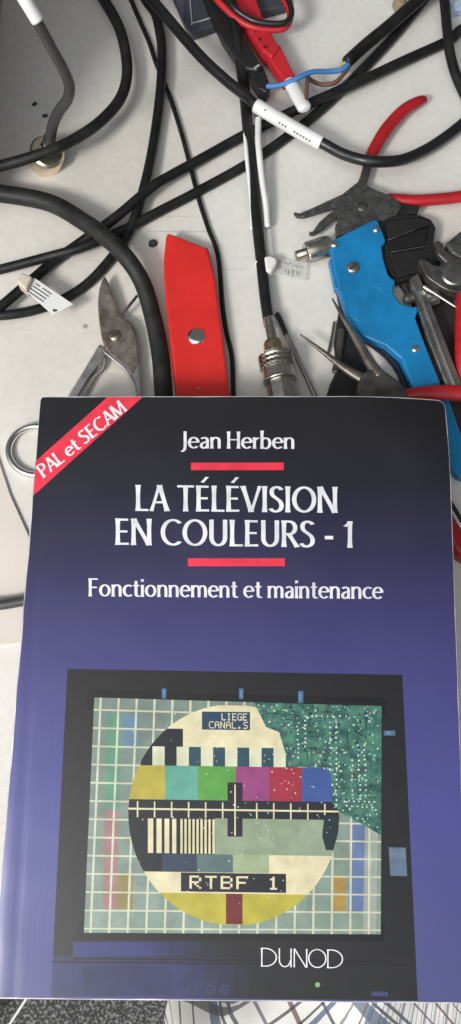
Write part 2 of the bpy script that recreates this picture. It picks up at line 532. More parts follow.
me = bpy.data.meshes.new("front_cover")
off0 = world_loc(book)
us = [i / NU for i in range(NU + 1)]; vs = [j / NV for j in range(NV + 1)]
vv = [cover_point(u, v) - off0 for v in vs for u in us]
ff = [(j * (NU + 1) + i, j * (NU + 1) + i + 1, (j + 1) * (NU + 1) + i + 1, (j + 1) * (NU + 1) + i) for j in range(NV) for i in range(NU)]
me.from_pydata([tuple(v) for v in vv], [], ff)
ul = me.uv_layers.new(name="UVMap")
for lp in me.loops:
    i = lp.vertex_index
    ul.data[lp.index].uv = (us[i % (NU + 1)], vs[i // (NU + 1)])
for p in me.polygons: p.use_smooth = True
link("front_cover", me, cover_material(), book)

# worn white rim of the cover card, a strip that turns down round the four sides
def rim():
    loop = [(u, 0.0) for u in us] + [(1.0, v) for v in vs[1:]] + [(u, 1.0) for u in us[::-1][1:]] + [(0.0, v) for v in vs[::-1][1:-1]]
    mb = MB()
    n = len(loop)
    for (u, v) in loop:
        iu = max(0.0, min(1.0, u)); iv = v
        wv = 0.5 + 0.35 * math.sin(v * 37 + u * 23) + 0.15 * math.sin(v * 91 + u * 60)
        wide = 0.00026 + 0.00022 * wv
        if v >= 0.999: wide *= 0.75
        if u < 0.001: wide = (0.0003 + 0.00035 * wv) * (1 - 0.6 * sstep(0.75, 0.95, v))
        if u >= 0.999: wide *= 0.55
        a = cover_point(iu, iv, 0.00003)
        c = (c_bl + c_br + c_tl + c_tr) / 4
        inner = Vector(a)
        if u <= 0.001: inner.x += wide
        if u >= 0.999: inner.x -= wide
        if v <= 0.001: inner += B_V * wide
        if v >= 0.999: inner -= B_V * wide
        outer = cover_point(iu, iv, -0.00038)
        mb.v += [inner + B_N * 0.00002, a, outer]
    for i in range(n):
        j = (i + 1) % n
        for k in range(2):
            mb.face((3 * i + k, 3 * i + k + 1, 3 * j + k + 1, 3 * j + k), False)
    mb.build("cover_edge", WORN, book)
rim()

# pages, spine and back cover below
def block(u0, u1, v0, v1, d0, d1, m, name):
    def q(u, v, d):
        p = (c_bl * (1 - u) + c_br * u) * (1 - v) + (c_tl * (1 - u) + c_tr * u) * v
        return p - B_N * d
    c = [q(u0, v0, d0), q(u1, v0, d0), q(u1, v1, d0), q(u0, v1, d0), q(u0, v0, d1), q(u1, v0, d1), q(u1, v1, d1), q(u0, v1, d1)]
    mb = MB(); mb.v += c
    for f in ((0, 1, 2, 3), (7, 6, 5, 4), (0, 4, 5, 1), (1, 5, 6, 2), (2, 6, 7, 3), (3, 7, 4, 0)): mb.face(f)
    return mb.build(name, m, book)
block(0.012, 0.985, 0.004, 0.985, 0.0062, BOOK_TH - 0.0006, PAGES, "page_block")
block(0.004, 0.994, 0.001, 0.999, BOOK_TH - 0.0005, BOOK_TH, mat("back_cover_card", (0.03, 0.03, 0.10), 0.4), "back_cover")
block(0.004, 0.0105, 0.001, 0.998, 0.0024, BOOK_TH - 0.0007, mat("spine_card", (0.03, 0.03, 0.09), 0.4), "spine")

# ---- printed matter: thin ink sheets lying on the cover
_pm = {}
def ink(rgb, rough=0.42):
    key = (rgb, rough)
    if key not in _pm:
        m = mat("printed_ink", srgb(*rgb)[:3], rough, var=0.2, scale=150, rvar=0.06, spec=0.5)
        _pm[key] = m
    return _pm[key]

class Print:
    """a printed part: polygons in picture pixels laid on the cover, each a hair above the one before"""
    def __init__(self, base_off):
        self.mb = MB(); self.off = base_off; self.mats = []; self.n = 0
    def mi(self, rgb, rough=0.42):
        m = ink(rgb, rough)
        if m not in self.mats: self.mats.append(m)
        return self.mats.index(m)
    def poly(self, pts, rgb, lift=None):
        o = self.off + (self.n * 0.0000008 if lift is None else lift)
        self.n += 1
        w = [PB(x, y, o) for x, y in pts]
        nrm = Vector((0, 0, 0))
        for i in range(len(w)):
            a, b = w[i], w[(i + 1) % len(w)]
            nrm += Vector(((a.y - b.y) * (a.z + b.z), (a.z - b.z) * (a.x + b.x), (a.x - b.x) * (a.y + b.y)))
        if nrm.dot(B_N) < 0: w = w[::-1]
        self.mb.poly(w, self.mi(rgb))
    def rect(self, x0, y0, x1, y1, rgb, skew=None, lift=None):
        pts = [(x0, y0), (x1, y0), (x1, y1), (x0, y1)]
        if skew: pts = [skew(*p) for p in pts]
        self.poly(pts, rgb, lift)
    def build(self, name, parent):
        return self.mb.build(name, self.mats, parent)

# ---- lettering: pen-drawn humanist capitals and small letters
def arc(cx, cy, rx, ry, a0, a1, n=18):
    return [(cx + rx * math.cos(math.radians(a0 + (a1 - a0) * i / n)), cy + ry * math.sin(math.radians(a0 + (a1 - a0) * i / n))) for i in range(n + 1)]

def sp(*pts):
    return spline(list(pts), 6)

E_ = [[(.09, 0), (.09, 1)], [(.05, .955), (.45, .955)], [(.09, .51), (.42, .51)], [(.05, .045), (.47, .045)]]
R_bowl = [(.09, .962), (.28, .962)] + arc(.28, .725, .2, .237, 90, -90, 12)[1:] + [(.09, .488)]
GL = {
 'L': ([[(.09, 0), (.09, 1)], [(.05, .038), (.46, .038)]], .47),
 'A': ([[(.045, 0), (.33, 1)], [(.33, 1), (.61, 0)], [(.13, .34), (.52, .34)]], .64),
 'T': ([[(.02, .962), (.62, .962)], [(.32, 0), (.32, .98)]], .64),
 'E': (E_, .50),
 'É': (E_ + [[(.22, 1.12), (.40, 1.33)]], .50),
 'V': ([[(.04, 1), (.345, 0)], [(.345, 0), (.65, 1)]], .68),
 'I': ([[(.09, 0), (.09, 1)]], .19),
 'S': ([sp((.45, .86), (.37, .94), (.26, .965), (.14, .91), (.095, .78), (.14, .64), (.27, .53), (.40, .41), (.45, .25), (.40, .10), (.27, .035), (.14, .05), (.05, .14))], .53),
 'O': ([arc(.43, .5, .355, .465, 90, 450, 32)], .86),
 'N': ([[(.08, 0), (.08, 1)], [(.08, 1), (.62, 0)], [(.62, 0), (.62, 1)]], .71),
 'C': ([arc(.43, .5, .355, .465, 48, 312, 24)], .70),
 'U': ([[(.09, 1), (.09, .32)] + arc(.325, .32, .235, .285, 180, 360, 14)[1:] + [(.56, 1)]], .66),
 'R': ([[(.09, 0), (.09, 1)], R_bowl, [(.26, .49), (.55, 0)]], .58),
 'D': ([[(.09, 0), (.09, 1)], [(.09, .962), (.27, .962)] + arc(.27, .5, .36, .462, 90, -90, 18)[1:] + [(.09, .038)]], .71),
 'J': ([sp((.16, 1), (.16, .6), (.16, .15), (.12, -.08), (-.02, -.2))], .26),
 'H': ([[(.09, 0), (.09, 1)], [(.60, 0), (.60, 1)], [(.09, .52), (.60, .52)]], .69),
 'P': ([[(.09, 0), (.09, 1)], R_bowl], .53),
 'F': ([[(.09, 0), (.09, 1)], [(.05, .962), (.50, .962)], [(.09, .50), (.45, .50)]], .52),
 'M': ([[(.06, 0), (.12, 1)], [(.12, 1), (.42, .04)], [(.42, .04), (.72, 1)], [(.72, 1), (.78, 0)]], .84),
 '-': ([[(.03, .35), (.32, .35)], [(.03, .40), (.32, .40)]], .35),
 '1': ([[(.24, 0), (.24, 1)], [(.24, .97), (.06, .80)]], .38),
 ' ': ([], .20),
 'e': ([[(.06, .37), (.50, .37)], arc(.29, .335, .23, .305, 4, 318, 24)], .54),
 'a': ([sp((.09, .56), (.2, .63), (.33, .61), (.40, .50), (.40, .30), (.40, 0)), sp((.40, .39), (.24, .36), (.11, .27), (.085, .14), (.14, .04), (.25, .03), (.40, .15))], .49),
 'n': ([[(.085, 0), (.085, .66)], sp((.085, .48), (.18, .60), (.30, .64), (.42, .58), (.46, .42), (.46, 0))], .55),
 'r': ([[(.085, 0), (.085, .66)], sp((.085, .46), (.17, .58), (.32, .63))], .33),
 'b': ([[(.085, 0), (.085, 1.06)], sp((.085, .5), (.19, .61), (.33, .62), (.45, .52), (.49, .34), (.45, .14), (.33, .03), (.19, .03), (.085, .1))], .56),
 'o': ([arc(.30, .335, .235, .30, 90, 450, 26)], .60),
 'c': ([arc(.30, .335, .235, .30, 50, 312, 20)], .47),
 't': ([sp((.18, .88), (.18, .5), (.18, .2), (.21, .06), (.30, .03), (.37, .06)), [(.02, .62), (.36, .62)]], .38),
 'i': ([[(.085, 0), (.085, .66)], [(.085, .84), (.085, .98)]], .17),
 'm': ([[(.085, 0), (.085, .66)], sp((.085, .48), (.17, .60), (.28, .64), (.39, .58), (.43, .42), (.43, 0)), sp((.43, .48), (.51, .60), (.62, .64), (.73, .58), (.77, .42), (.77, 0))], .86),
}

GD = {
 'D': ([[(.05, 0), (.05, 1)], [(0, .98), (.22, .98)] + arc(.22, .5, .58, .48, 90, -90, 20)[1:] + [(0, .02)]], .86),
 'U': ([[(.06, 1), (.06, .38)] + arc(.34, .36, .28, .345, 180, 360, 16)[1:] + [(.62, .36)], [(.66, 1), (.66, 0)]], .74),
 'N': ([[(.05, 0), (.05, 1)], [(.05, 1), (.66, 0)], [(.69, 0), (.69, 1)]], .74),
 'O': ([arc(.46, .5, .44, .485, 90, 450, 32)], .92),
}

def lettering(text, x0, y0, x1, y1, up, a, b, rgb, name, parent, gap=0.055, off=0.00011, glyphs=GL):
    """baseline from (x0,y0) to (x1,y1) in picture pixels; up = cap-height vector in pixels; a, b = half stem and half hairline"""
    adv, xs = 0.0, []
    for ch in text:
        xs.append(adv); adv += glyphs[ch][1] + gap
    adv -= gap
    bx, by = (x1 - x0) / adv, (y1 - y0) / adv
    bl = math.hypot(bx, by); tx, ty = bx / bl, by / bl
    ul_ = math.hypot(*up); ux, uy = up[0] / ul_, up[1] / ul_
    pr = Print(off)
    k = 0
    for ch, xo in zip(text, xs):
        for st in glyphs[ch][0]:
            # nib frame: axis 1 along the baseline, axis 2 along up
            pts = [((xo + u) * bl, v * ul_) for u, v in st]
            straight = len(pts) == 2
            if straight:
                (ax0, ay0), (ax1, ay1) = pts
                pts = [(lerp(ax0, ax1, q), lerp(ay0, ay1, q)) for q in (0, .12, .3, .5, .7, .88, 1)]
            n = len(pts)
            Ls, Rs = [], []
            closed = n > 4 and math.hypot(pts[0][0] - pts[-1][0], pts[0][1] - pts[-1][1]) < 1e-6
            for i in range(n):
                if closed:
                    p0, p1 = pts[(i - 1) % (n - 1)], pts[(i + 1) % (n - 1)]
                else:
                    p0, p1 = pts[max(i - 1, 0)], pts[min(i + 1, n - 1)]
                dx, dy = p1[0] - p0[0], p1[1] - p0[1]
                l = math.hypot(dx, dy) or 1
                nx, ny = -dy / l, dx / l
                q = math.sqrt((a * nx) ** 2 + (b * ny) ** 2)
                w = 1.0
                if straight and abs(dx) > 0.12 * abs(dy) and abs(dy) > 0.3 * abs(dx):   # diagonals: rising ones thin, falling ones thick
                    w = 0.72 if dx * dy > 0 else 1.05
                if straight and abs(dy) > 0.3 * abs(dx):
                    w *= (1.28, 1.06, .95, .92, .95, 1.06, 1.28)[i]
                sx_, sy_ = a * a * nx / q * w, b * b * ny / q * w
                Ls.append((pts[i][0] + sx_, pts[i][1] + sy_)); Rs.append((pts[i][0] - sx_, pts[i][1] - sy_))
            lift = k * 0.0000022; k = (k + 1) % 12
            for i in range(n - 1):
                quad = [Ls[i], Ls[i + 1], Rs[i + 1], Rs[i]]
                pr.poly([(x0 + tx * p + ux * q_, y0 + ty * p + uy * q_) for p, q_ in quad], rgb, lift)
    return pr.build(name, parent)

def strip_rect(x0, y0, x1, y1, rgb, name, parent, n=24, off=0.00008, quad=None):
    pr = Print(off)
    q = quad or [(x0, y0), (x1, y0), (x1, y1), (x0, y1)]
    m = 6
    for i in range(n):
        for j in range(m):
            def at(s, t):
                return tuple((q[0][k] * (1 - s) + q[1][k] * s) * (1 - t) + (q[3][k] * (1 - s) + q[2][k] * s) * t for k in (0, 1))
            pr.poly([at(i / n, j / m), at((i + 1) / n, j / m), at((i + 1) / n, (j + 1) / m), at(i / n, (j + 1) / m)], rgb, 0.0)
    return pr.build(name, parent)

LETTER = (228, 228, 234)
BAR = (228, 54, 76)
band = strip_rect(0, 0, 0, 0, BAR, "corner_band", book, n=40, quad=[(35.5, 461), (107.5, 397), (142.5, 397), (33.2, 495.5)])
lettering("PAL et SECAM", 43.5, 478, 127, 410.5, (-8.2, -11.0), 1.35, 0.62, LETTER, "band_lettering", band, off=0.00013)
lettering("Jean Herben", 182, 448.2, 294.5, 448.8, (0, -17), 1.5, 0.62, LETTER, "author_lettering", book)
strip_rect(191, 462.5, 283.8, 470, BAR, "red_rule", book)
lettering("LA TÉLÉVISION", 135.5, 510.8, 337.5, 512.8, (0, -26), 2.2, 1.05, LETTER, "title_lettering", book)
lettering("EN COULEURS - 1", 115.2, 544.8, 354, 547.8, (0, -26.5), 2.2, 1.05, LETTER, "title_lettering", book)
strip_rect(188, 558.2, 284.8, 566.2, BAR, "red_rule", book)
lettering("Fonctionnement et maintenance", 88.5, 596.3, 382.5, 599, (0, -18), 1.45, 0.66, LETTER, "subtitle_lettering", book)

# ---- the photograph of the television set printed on the cover
CREAM = (214, 206, 170)
tv = Print(0.0000960)
CASING = (27, 27, 30)
# set body in horizontal slices so that it follows the cover; the lower part of the print is bluer on the left
for i in range(40):
    t0, t1 = i / 40, (i + 1) / 40
    def left(t): return lerp(67.5, 51.0, t)
    def right(t): return lerp(402, 417.5, t)
    for k in range(24):
        s0, s1 = k / 24, (k + 1) / 24
        def pt(s, t):
            return (lerp(left(t), right(t), s), lerp(lerp(669, 675, s), lerp(996.5, 1000.5, s), t))
        tt = (t0 + t1) / 2
        low = sstep(0.86, 0.9, tt) * (1 - sstep(0.32, 0.62, (s0 + s1) / 2))
        c = tuple(int(lerp(p, q, low)) for p, q in zip(CASING, (44, 48, 92)))
        tv.poly([pt(s0, t0), pt(s1, t0), pt(s1, t1), pt(s0, t1)], c, 0.0)
# inner bezel and lower ledge
tv.poly([(88, 690), (386, 698), (385, 941), (78, 939)], (14, 14, 18), 0.0000288)
for k in range(10):
    x0, x1 = lerp(73, 232, k / 10), lerp(73, 232, (k + 1) / 10)
    f = sstep(0.35, 1, k / 10)
    tv.poly([(x0, 941.5), (x1, 941.5), (x1, 956), (x0, 956)], tuple(int(lerp(a, b, f)) for a, b in zip((46, 50, 105), CASING)), 0.0000336)
tv.poly([(72, 957.5), (392, 961), (392, 962.2), (72, 959)], (16, 16, 24), 0.0000336)
tv.poly([(52, 961), (405, 964.5), (405, 965.5), (52, 962.4)], (20, 20, 30), 0.0000360)
for q in range(22):
    yy = 966 + q * 1.35
    tv.poly([(84, yy), (172, yy + 0.5), (172, yy + 1.0), (84, yy + 0.5)], (38, 46, 78), 0.0000384)
# knobs and faint writing on the lower panel
for kx in (192, 210.5, 225):
    ring = [(kx + 5 * math.cos(a * math.pi / 10), 989.5 + 5 * math.sin(a * math.pi / 10)) for a in range(20)]
    inn = [(kx + 4 * math.cos(a * math.pi / 10), 989.5 + 4 * math.sin(a * math.pi / 10)) for a in range(20)]
    tv.poly(ring, (62, 64, 92), 0.0000384); tv.poly(inn, (42, 45, 78), 0.0000408)
tv.poly([(388.5, 847), (405.5, 847.5), (407, 876), (390, 875.5)], (92, 112, 134), 0.0000336)
tv.poly([(389.8, 849), (404.5, 849.5), (405.2, 858), (390.4, 857.5)], (104, 122, 142), 0.0000384)
tv.poly([(371, 991), (388, 991.4), (388, 996.5), (371, 996)], (52, 58, 104), 0.0000336)
for q in range(4):
    tv.poly([(373 + q * 4, 992.4), (375.4 + q * 4, 992.4), (375.4 + q * 4, 995.2), (373 + q * 4, 995.2)], (66, 74, 118), 0.0000384)
dot = [(317.5 + 2.6 * math.cos(a * math.pi / 8), 984.5 + 2.6 * math.sin(a * math.pi / 8)) for a in range(16)]
tv.poly(dot, (120, 170, 110), 0.0000384)
tv_o = tv.build("television_picture", book)
lettering("DUNOD", 260.8, 966, 343.5, 968, (0, -18.5), 0.62, 0.5, (236, 236, 238), "publisher_lettering", book, gap=0.035, off=0.00026, glyphs=GD)

# screen with the grid
sc_ = Print(0.000160)
S_TL, S_TR, S_BL, S_BR = (94.5, 697.5), (381.5, 706), (84, 932.5), (380.5, 934)
def S(u, v):
    return tuple((S_TL[k] * (1 - u) + S_TR[k] * u) * (1 - v) + (S_BL[k] * (1 - u) + S_BR[k] * u) * v for k in (0, 1))
for i in range(12):
    for j in range(10):
        g = random.randint(-4, 4)
        lf = 0.9 + 0.1 * j / 10
        c = (int((128 + g) * lf), int((146 + g) * lf), int((136 + g) * lf))
        sc_.poly([S(i / 12, j / 10), S((i + 1) / 12, j / 10), S((i + 1) / 12, (j + 1) / 10), S(i / 12, (j + 1) / 10)], c, 0.0)
# coloured blocks in the border
SK = lambda x, y: (x, y + (x - 133) * 0.014)
def blk(x0, y0, x1, y1, c, lift=0.0000140):
    n = max(1, int((y1 - y0) / 10))
    for i in range(n):
        a, b = y0 + (y1 - y0) * i / n, y0 + (y1 - y0) * (i + 1) / n
        sc_.poly([SK(x0 - (a - y0) * 0.02, a), SK(x1 - (a - y0) * 0.02, a), SK(x1 - (b - y0) * 0.02, b), SK(x0 - (b - y0) * 0.02, b)], c, lift)
blk(107, 714, 121.5, 810, (92, 142, 118)); blk(121.5, 714, 140, 746, (96, 128, 150))
blk(104.5, 810, 119, 911, (150, 116, 116)); blk(117.5, 874, 133.5, 911, (138, 126, 78))
blk(334, 872, 346, 910, (160, 132, 64)); blk(350, 816, 365, 908, (98, 118, 160))
blk(365, 816, 378, 930, (150, 158, 150))
# white grid lines
for k in range(17):
    u = (k + 0.3) / 16.0
    w = 0.0038
    if u > 0.99: continue
    for j in range(6):
        sc_.poly([S(u, j / 6), S(u + w * 1.9, j / 6), S(u + w * 1.9, (j + 1) / 6), S(u, (j + 1) / 6)], (196, 200, 176), 0.0000264)
for k in range(13):
    v = (k + 0.62) / 12.9
    if v > 0.99: continue
    for j in range(6):
        sc_.poly([S(j / 6, v), S((j + 1) / 6, v), S((j + 1) / 6, v + 0.0075), S(j / 6, v + 0.0075)], (192, 196, 172), 0.0000300)
screen = sc_.build("screen", tv_o)

# round test pattern
tp = Print(0.000220)
CX, CY, RX, RY = 233.5, 813.5, 105.0, 110.5
def row(x0, y0, x1, y1, c, lift=0.0):
    L_, R_ = [], []
    n = max(2, int((y1 - y0) / 2.0) + 1)
    for i in range(n + 1):
        y = lerp(y0, y1, i / n)
        q = 1 - ((y - CY) / RY) ** 2
        if q <= 0: continue
        w = RX * math.sqrt(q)
        a, b = max(x0, CX - w), min(x1, CX + w)
        if b - a > 0.05:
            L_.append((a, y)); R_.append((b, y))
    if len(L_) >= 2:
        tp.poly([SK(*p) for p in L_] + [SK(*p) for p in R_[::-1]], c, lift)
BLK = (26, 28, 36)
row(0, 704, 500, 746, CREAM); row(0, 728, 183, 746, BLK, 0.0000048)
row(0, 746, 500, 765, (204, 206, 178))
for i in range(9):
    c = BLK if i < 2 else (36, 70, 84)
    row(140.5 + i * 24.2, 746, 152.5 + i * 24.2, 765, c, 0.0000048)
for x0, x1, c in ((0, 165, (176, 164, 62)), (165, 198, (92, 158, 142)), (198, 235.5, (84, 148, 66)), (235.5, 269.5, (142, 62, 118)),
                  (269.5, 302, (150, 38, 58)), (302, 500, (58, 84, 148))):
    row(x0, 765, x1, 799, c)
row(0, 799, 500, 817, BLK)
row(0, 807.6, 500, 809.4, CREAM, 0.0000072)
for i in range(13):
    row(137 + i * 17, 801, 138.4 + i * 17, 817, CREAM, 0.0000096)
row(0, 817, 215, 853, BLK); row(215, 817, 300, 853, (136, 152, 126)); row(300, 817, 500, 853, (140, 156, 132))
for x0, w in ((148, 5.4), (156.6, 5.2), (164.6, 4.8), (172.2, 4.2)):
    row(x0, 818, x0 + w, 852.5, CREAM, 0.0000072)
for i in range(9):
    row(180.5 + i * 4.0, 818, 182.7 + i * 4.0, 852.5, CREAM, 0.0000072)
for x0, x1, c in ((0, 162, BLK), (162, 197, (46, 58, 80)), (197, 233, (84, 106, 106)), (233, 269, (150, 166, 132)), (269, 500, CREAM)):
    row(x0, 853, x1, 871, c)
row(0, 871, 500, 892, CREAM)
row(181, 871.5, 286, 890.5, BLK, 0.0000072)
row(0, 892, 500, 923, (176, 166, 60))
row(226, 892, 242.5, 922.5, (106, 34, 40), 0.0000072)
# centre cross
row(227.5, 781, 242.5, 835, BLK, 0.0000144)
row(234.3, 783, 235.8, 834, CREAM, 0.0000192)
row(222, 807.6, 248, 809.4, CREAM, 0.0000216)
# call-sign box and its lettering (dot matrix)
row(202, 710.5, 250, 728.5, (34, 62, 86), 0.0000120)
DOT = {'L': "1000010000100001000010000100001111", 'I': "", }
FONT5 = {
 'L': ["10000"] * 6 + ["11111"], 'I': ["01110"] + ["00100"] * 5 + ["01110"], 'E': ["11111", "10000", "10000", "11110", "10000", "10000", "11111"],
 'G': ["01111", "10000", "10000", "10011", "10001", "10001", "01111"], 'C': ["01111", "10000", "10000", "10000", "10000", "10000", "01111"],
 'A': ["01110", "10001", "10001", "11111", "10001", "10001", "10001"], 'N': ["10001", "11001", "11001", "10101", "10011", "10011", "10001"],
 '.': ["00000"] * 5 + ["01100", "01100"], 'S': ["01111", "10000", "10000", "01110", "00001", "00001", "11110"],
 'R': ["11110", "10001", "10001", "11110", "10100", "10010", "10001"], 'T': ["11111"] + ["00100"] * 6,
 'B': ["11110", "10001", "10001", "11110", "10001", "10001", "11110"], 'F': ["11111", "10000", "10000", "11110", "10000", "10000", "10000"],
 '1': ["00100", "01100", "00100", "00100", "00100", "00100", "01110"], ' ': ["00000"] * 7,
}
def dots(text, x0, y0, cw, ch, pitch, lift):
    for n, c in enumerate(text):
        for j, r in enumerate(FONT5[c]):
            i = 0
            while i < 5:
                if r[i] == '1':
                    e = i
                    while e < 5 and r[e] == '1': e += 1
                    xa = x0 + n * pitch + i * cw; xb = x0 + n * pitch + e * cw
                    tp.poly([SK(xa, y0 + j * ch), SK(xb, y0 + j * ch), SK(xb, y0 + (j + 1) * ch), SK(xa, y0 + (j + 1) * ch)], CREAM, lift)
                    i = e
                else: i += 1
dots("LIEGE", 221.5, 712.0, 0.86, 1.0, 5.3, 0.0000240)
dots("CANAL.S", 209, 720.2, 0.92, 1.0, 5.7, 0.0000240)
dots("RTBF 1", 189.5, 874.5, 2.35, 1.85, 15.6, 0.0000240)
tp.build("test_pattern", tv_o)

# printed circuit board showing through the upper right of the screen
pc = Print(0.000290)
PCB = (30, 84, 72)
pcb_poly = [(254, 702.5), (381.5, 706), (381, 835), (362, 824), (340, 812), (332, 803), (331, 770), (318, 768), (288, 766), (285, 752), (279, 732), (266, 727)]
def inside(x, y, pg):
    r = False; j = len(pg) - 1
    for i in range(len(pg)):
        if (pg[i][1] > y) != (pg[j][1] > y) and x < (pg[j][0] - pg[i][0]) * (y - pg[i][1]) / (pg[j][1] - pg[i][1]) + pg[i][0]: r = not r
        j = i
    return r
def clip_cell(pg, x0, y0, x1, y1):
    for ax_, lim, sg in ((0, x0, 1), (0, x1, -1), (1, y0, 1), (1, y1, -1)):
        out = []
        for i in range(len(pg)):
            p, q = pg[i - 1], pg[i]
            pi, qi = (p[ax_] - lim) * sg >= 0, (q[ax_] - lim) * sg >= 0
            if pi != qi:
                t_ = (lim - p[ax_]) / (q[ax_] - p[ax_])
                out.append((lerp(p[0], q[0], t_), lerp(p[1], q[1], t_)))
            if qi: out.append(q)
        pg = out
        if len(pg) < 3: return None
    return pg
_pm[((30, 84, 72), 0.42)] = mat("circuit_board_print", (0.065, 0.20, 0.14), 0.42, var=0.35, scale=260, rvar=0.05, stain=(0.010, 0.052, 0.052, 1))
for iy in range(12):
    for ix in range(12):
        pg = clip_cell(pcb_poly, 250 + ix * 12, 700 + iy * 12, 262 + ix * 12, 712 + iy * 12)
        if pg: pc.poly(pg, (30, 84, 72), 0.0)
def oct_(x, y, r, c, lift):
    pc.poly([(x + r * math.cos(a * math.pi / 4 + .4), y + r * math.sin(a * math.pi / 4 + .4)) for a in range(8)], c, lift)
# dark patch where the board continues under the ring
pc.poly([(324, 815), (339, 815), (338, 832), (333, 850), (326, 850), (322, 836)], (24, 40, 46), 0.0000048)
for k in range(140):
    x, y = random.uniform(256, 378), random.uniform(706, 826)
    if not inside(x, y, pcb_poly): continue
    w, h = random.choice([(random.uniform(5, 15), 0.9), (0.9, random.uniform(5, 15)), (3, 2.2)])
    if inside(x + w, y + h, pcb_poly):
        pc.poly([(x, y), (x + w, y), (x + w, y + h), (x, y + h)], random.choice([(64, 122, 96), (44, 104, 84), (18, 42, 44), (52, 96, 110), (90, 60, 70)]), 0.0000072)
# rows of pins
for (x0, y0, dx, dy, n) in ((330, 722, 0, 5.2, 18), (336, 722, 0, 5.2, 18), (316, 716, 6, 0.1, 6), (344, 801, 5, 0.2, 7), (347, 806, 5, 0.2, 6), (298, 730, 0, 4.6, 7),
                            (305, 716, 0, 4.4, 8), (358, 745, 0.2, 5, 11), (364, 745, 0.2, 5, 11), (352, 760, 0, 5, 8)):
    for i in range(n):
        x, y = x0 + dx * i + random.uniform(-.6, .6), y0 + dy * i + random.uniform(-.6, .6)
        if inside(x, y, pcb_poly): oct_(x, y, random.uniform(0.8, 1.2), (200, 212, 214), 0.0000144)
for k in range(520):
    x, y = random.uniform(256, 378), random.uniform(705, 832)
    if inside(x, y, pcb_poly): oct_(x, y, random.uniform(0.6, 1.3), random.choice([(196, 210, 210), (150, 180, 180), (176, 196, 150), (24, 44, 48), (110, 160, 150), (40, 70, 90)]), 0.0000168)
# stray bright points over the rest of the screen
for k in range(170):
    x, y = random.triangular(100, 345, 320), random.uniform(710, 905)
    oct_(x, y, random.uniform(0.4, 0.85), (190, 198, 188), 0.0000192)
pc.build("circuit_board", tv_o)
# blue clips round the board
for (x, y, w, h) in ((162, 688.5, 4.4, 10), (239, 688.5, 4.4, 10.5), (298, 691, 5.2, 12), (383.5, 730.5, 11.5, 5)):
    cp = Print(0.000270)
    cp.poly([(x, y), (x + w, y), (x + w, y + h), (x, y + h)], (74, 108, 146))
    cp.poly([(x + w * .25, y + h * .2), (x + w * .6, y + h * .2), (x + w * .6, y + h * .8), (x + w * .25, y + h * .8)], (100, 134, 168))
    cp.build("clip", tv_o)

# ------------------------------------------------------------------ cables
def cable_thing(name, ctrl, r, m, label, cat="cable", group="black cables strewn over the table", **k):
    return tag(cable(ctrl, r, m, name, **k), label, cat, group)

cable_thing("coaxial_cable", [(-30, 191, 3), (0, 193.5, 3), (50, 203, 4), (87, 224, 7), (104, 236, 9), (125, 256, 9.5), (142.5, 283, 5), (153.5, 320, 1), (160, 355, 0), (163, 392, 0), (165, 425, 0)], 8.6, RUBBER_GREY,
            "thickest black cable, curving from the left edge down beside the red knife")
cable_thing("coaxial_cable", [(88, -26, 6), (104, 0, 6), (120, 30, 6), (127, 64, 6), (124, 90, 7), (112, 110, 9), (88, 131, 13), (52, 150, 17), (0, 166, 14), (-30, 170, 12)], 5.4, RUBBER_GREY,
            "dark grey cable looping round the metal plug near the top left corner")
cable_thing("thin_cable", [(124, -20), (131, 0), (143, 28), (149.5, 43), (156, 63), (163, 80), (170, 97), (179, 125), (185, 146), (194, 181), (199, 200), (208, 228), (218, 256), (222.4, 304), (226.5, 332), (232, 358), (233.5, 395), (234, 425)], 2.3, RUBBER,
            "thinnest black cable, running from the top edge down the right side of the red knife", step=8)
cable_thing("power_cable", [(136, -24, 2), (146, 0, 2), (155, 13, 2), (160, 33, 2.5), (162, 54, 3), (160.7, 87, 3), (155, 133, 2), (147, 175, 3), (137, 211, 3), (126, 237, 1), (109, 261, 0), (87, 284, 0), (62, 300, 0), (35, 310, 1), (7, 315, 3), (-25, 316, 3)], 4.8, RUBBER,
            "black cable dropping from the top edge then bending left under the thickest cable")
cable_thing("power_cable", [(490, 14, 1), (461, 30, 1), (448, 41, 0), (404, 61, 2), (361, 81, 4), (300, 108, 4), (244, 135.5, 1), (213, 152.5, 1), (192, 164, 2.5), (170, 176, 4), (152, 187, 5.5), (115, 218, 5), (80, 243, 1), (52, 263, 1), (25, 286, 3), (0, 307, 5), (-25, 324, 4)], 5.0, RUBBER,
            "upper of two black cables crossing the table diagonally down to the paper tag")
cable_thing("power_cable", [(440, -22, 0), (424, 0, 0), (393, 37, 0), (361, 71, 0), (340, 92, 0), (305, 123, 0), (254, 160, 0), (195, 193, 0), (160, 211, 0.5), (125, 229, 2), (83, 247, 5.5), (40, 259, 2), (0, 269.5, 0), (-30, 276, 0)], 4.8, RUBBER,
            "lower of two black cables crossing the table diagonally to the left edge")
cable_thing("power_cable", [(440, -28, 3), (444.5, 0, 4), (447, 28, 6), (451, 58, 5), (460, 85, 2), (478, 118, 0)], 5.0, RUBBER,
            "short black cable running down the top right corner over the diagonal one")
cable_thing("power_cable", [(-30, 608, 3), (0, 605, 3), (24, 601, 3), (60, 596, 3), (90, 594, 0)], 5.2, RUBBER_LIGHT,
            "dark grey cable end poking out left of the blue part of the book")

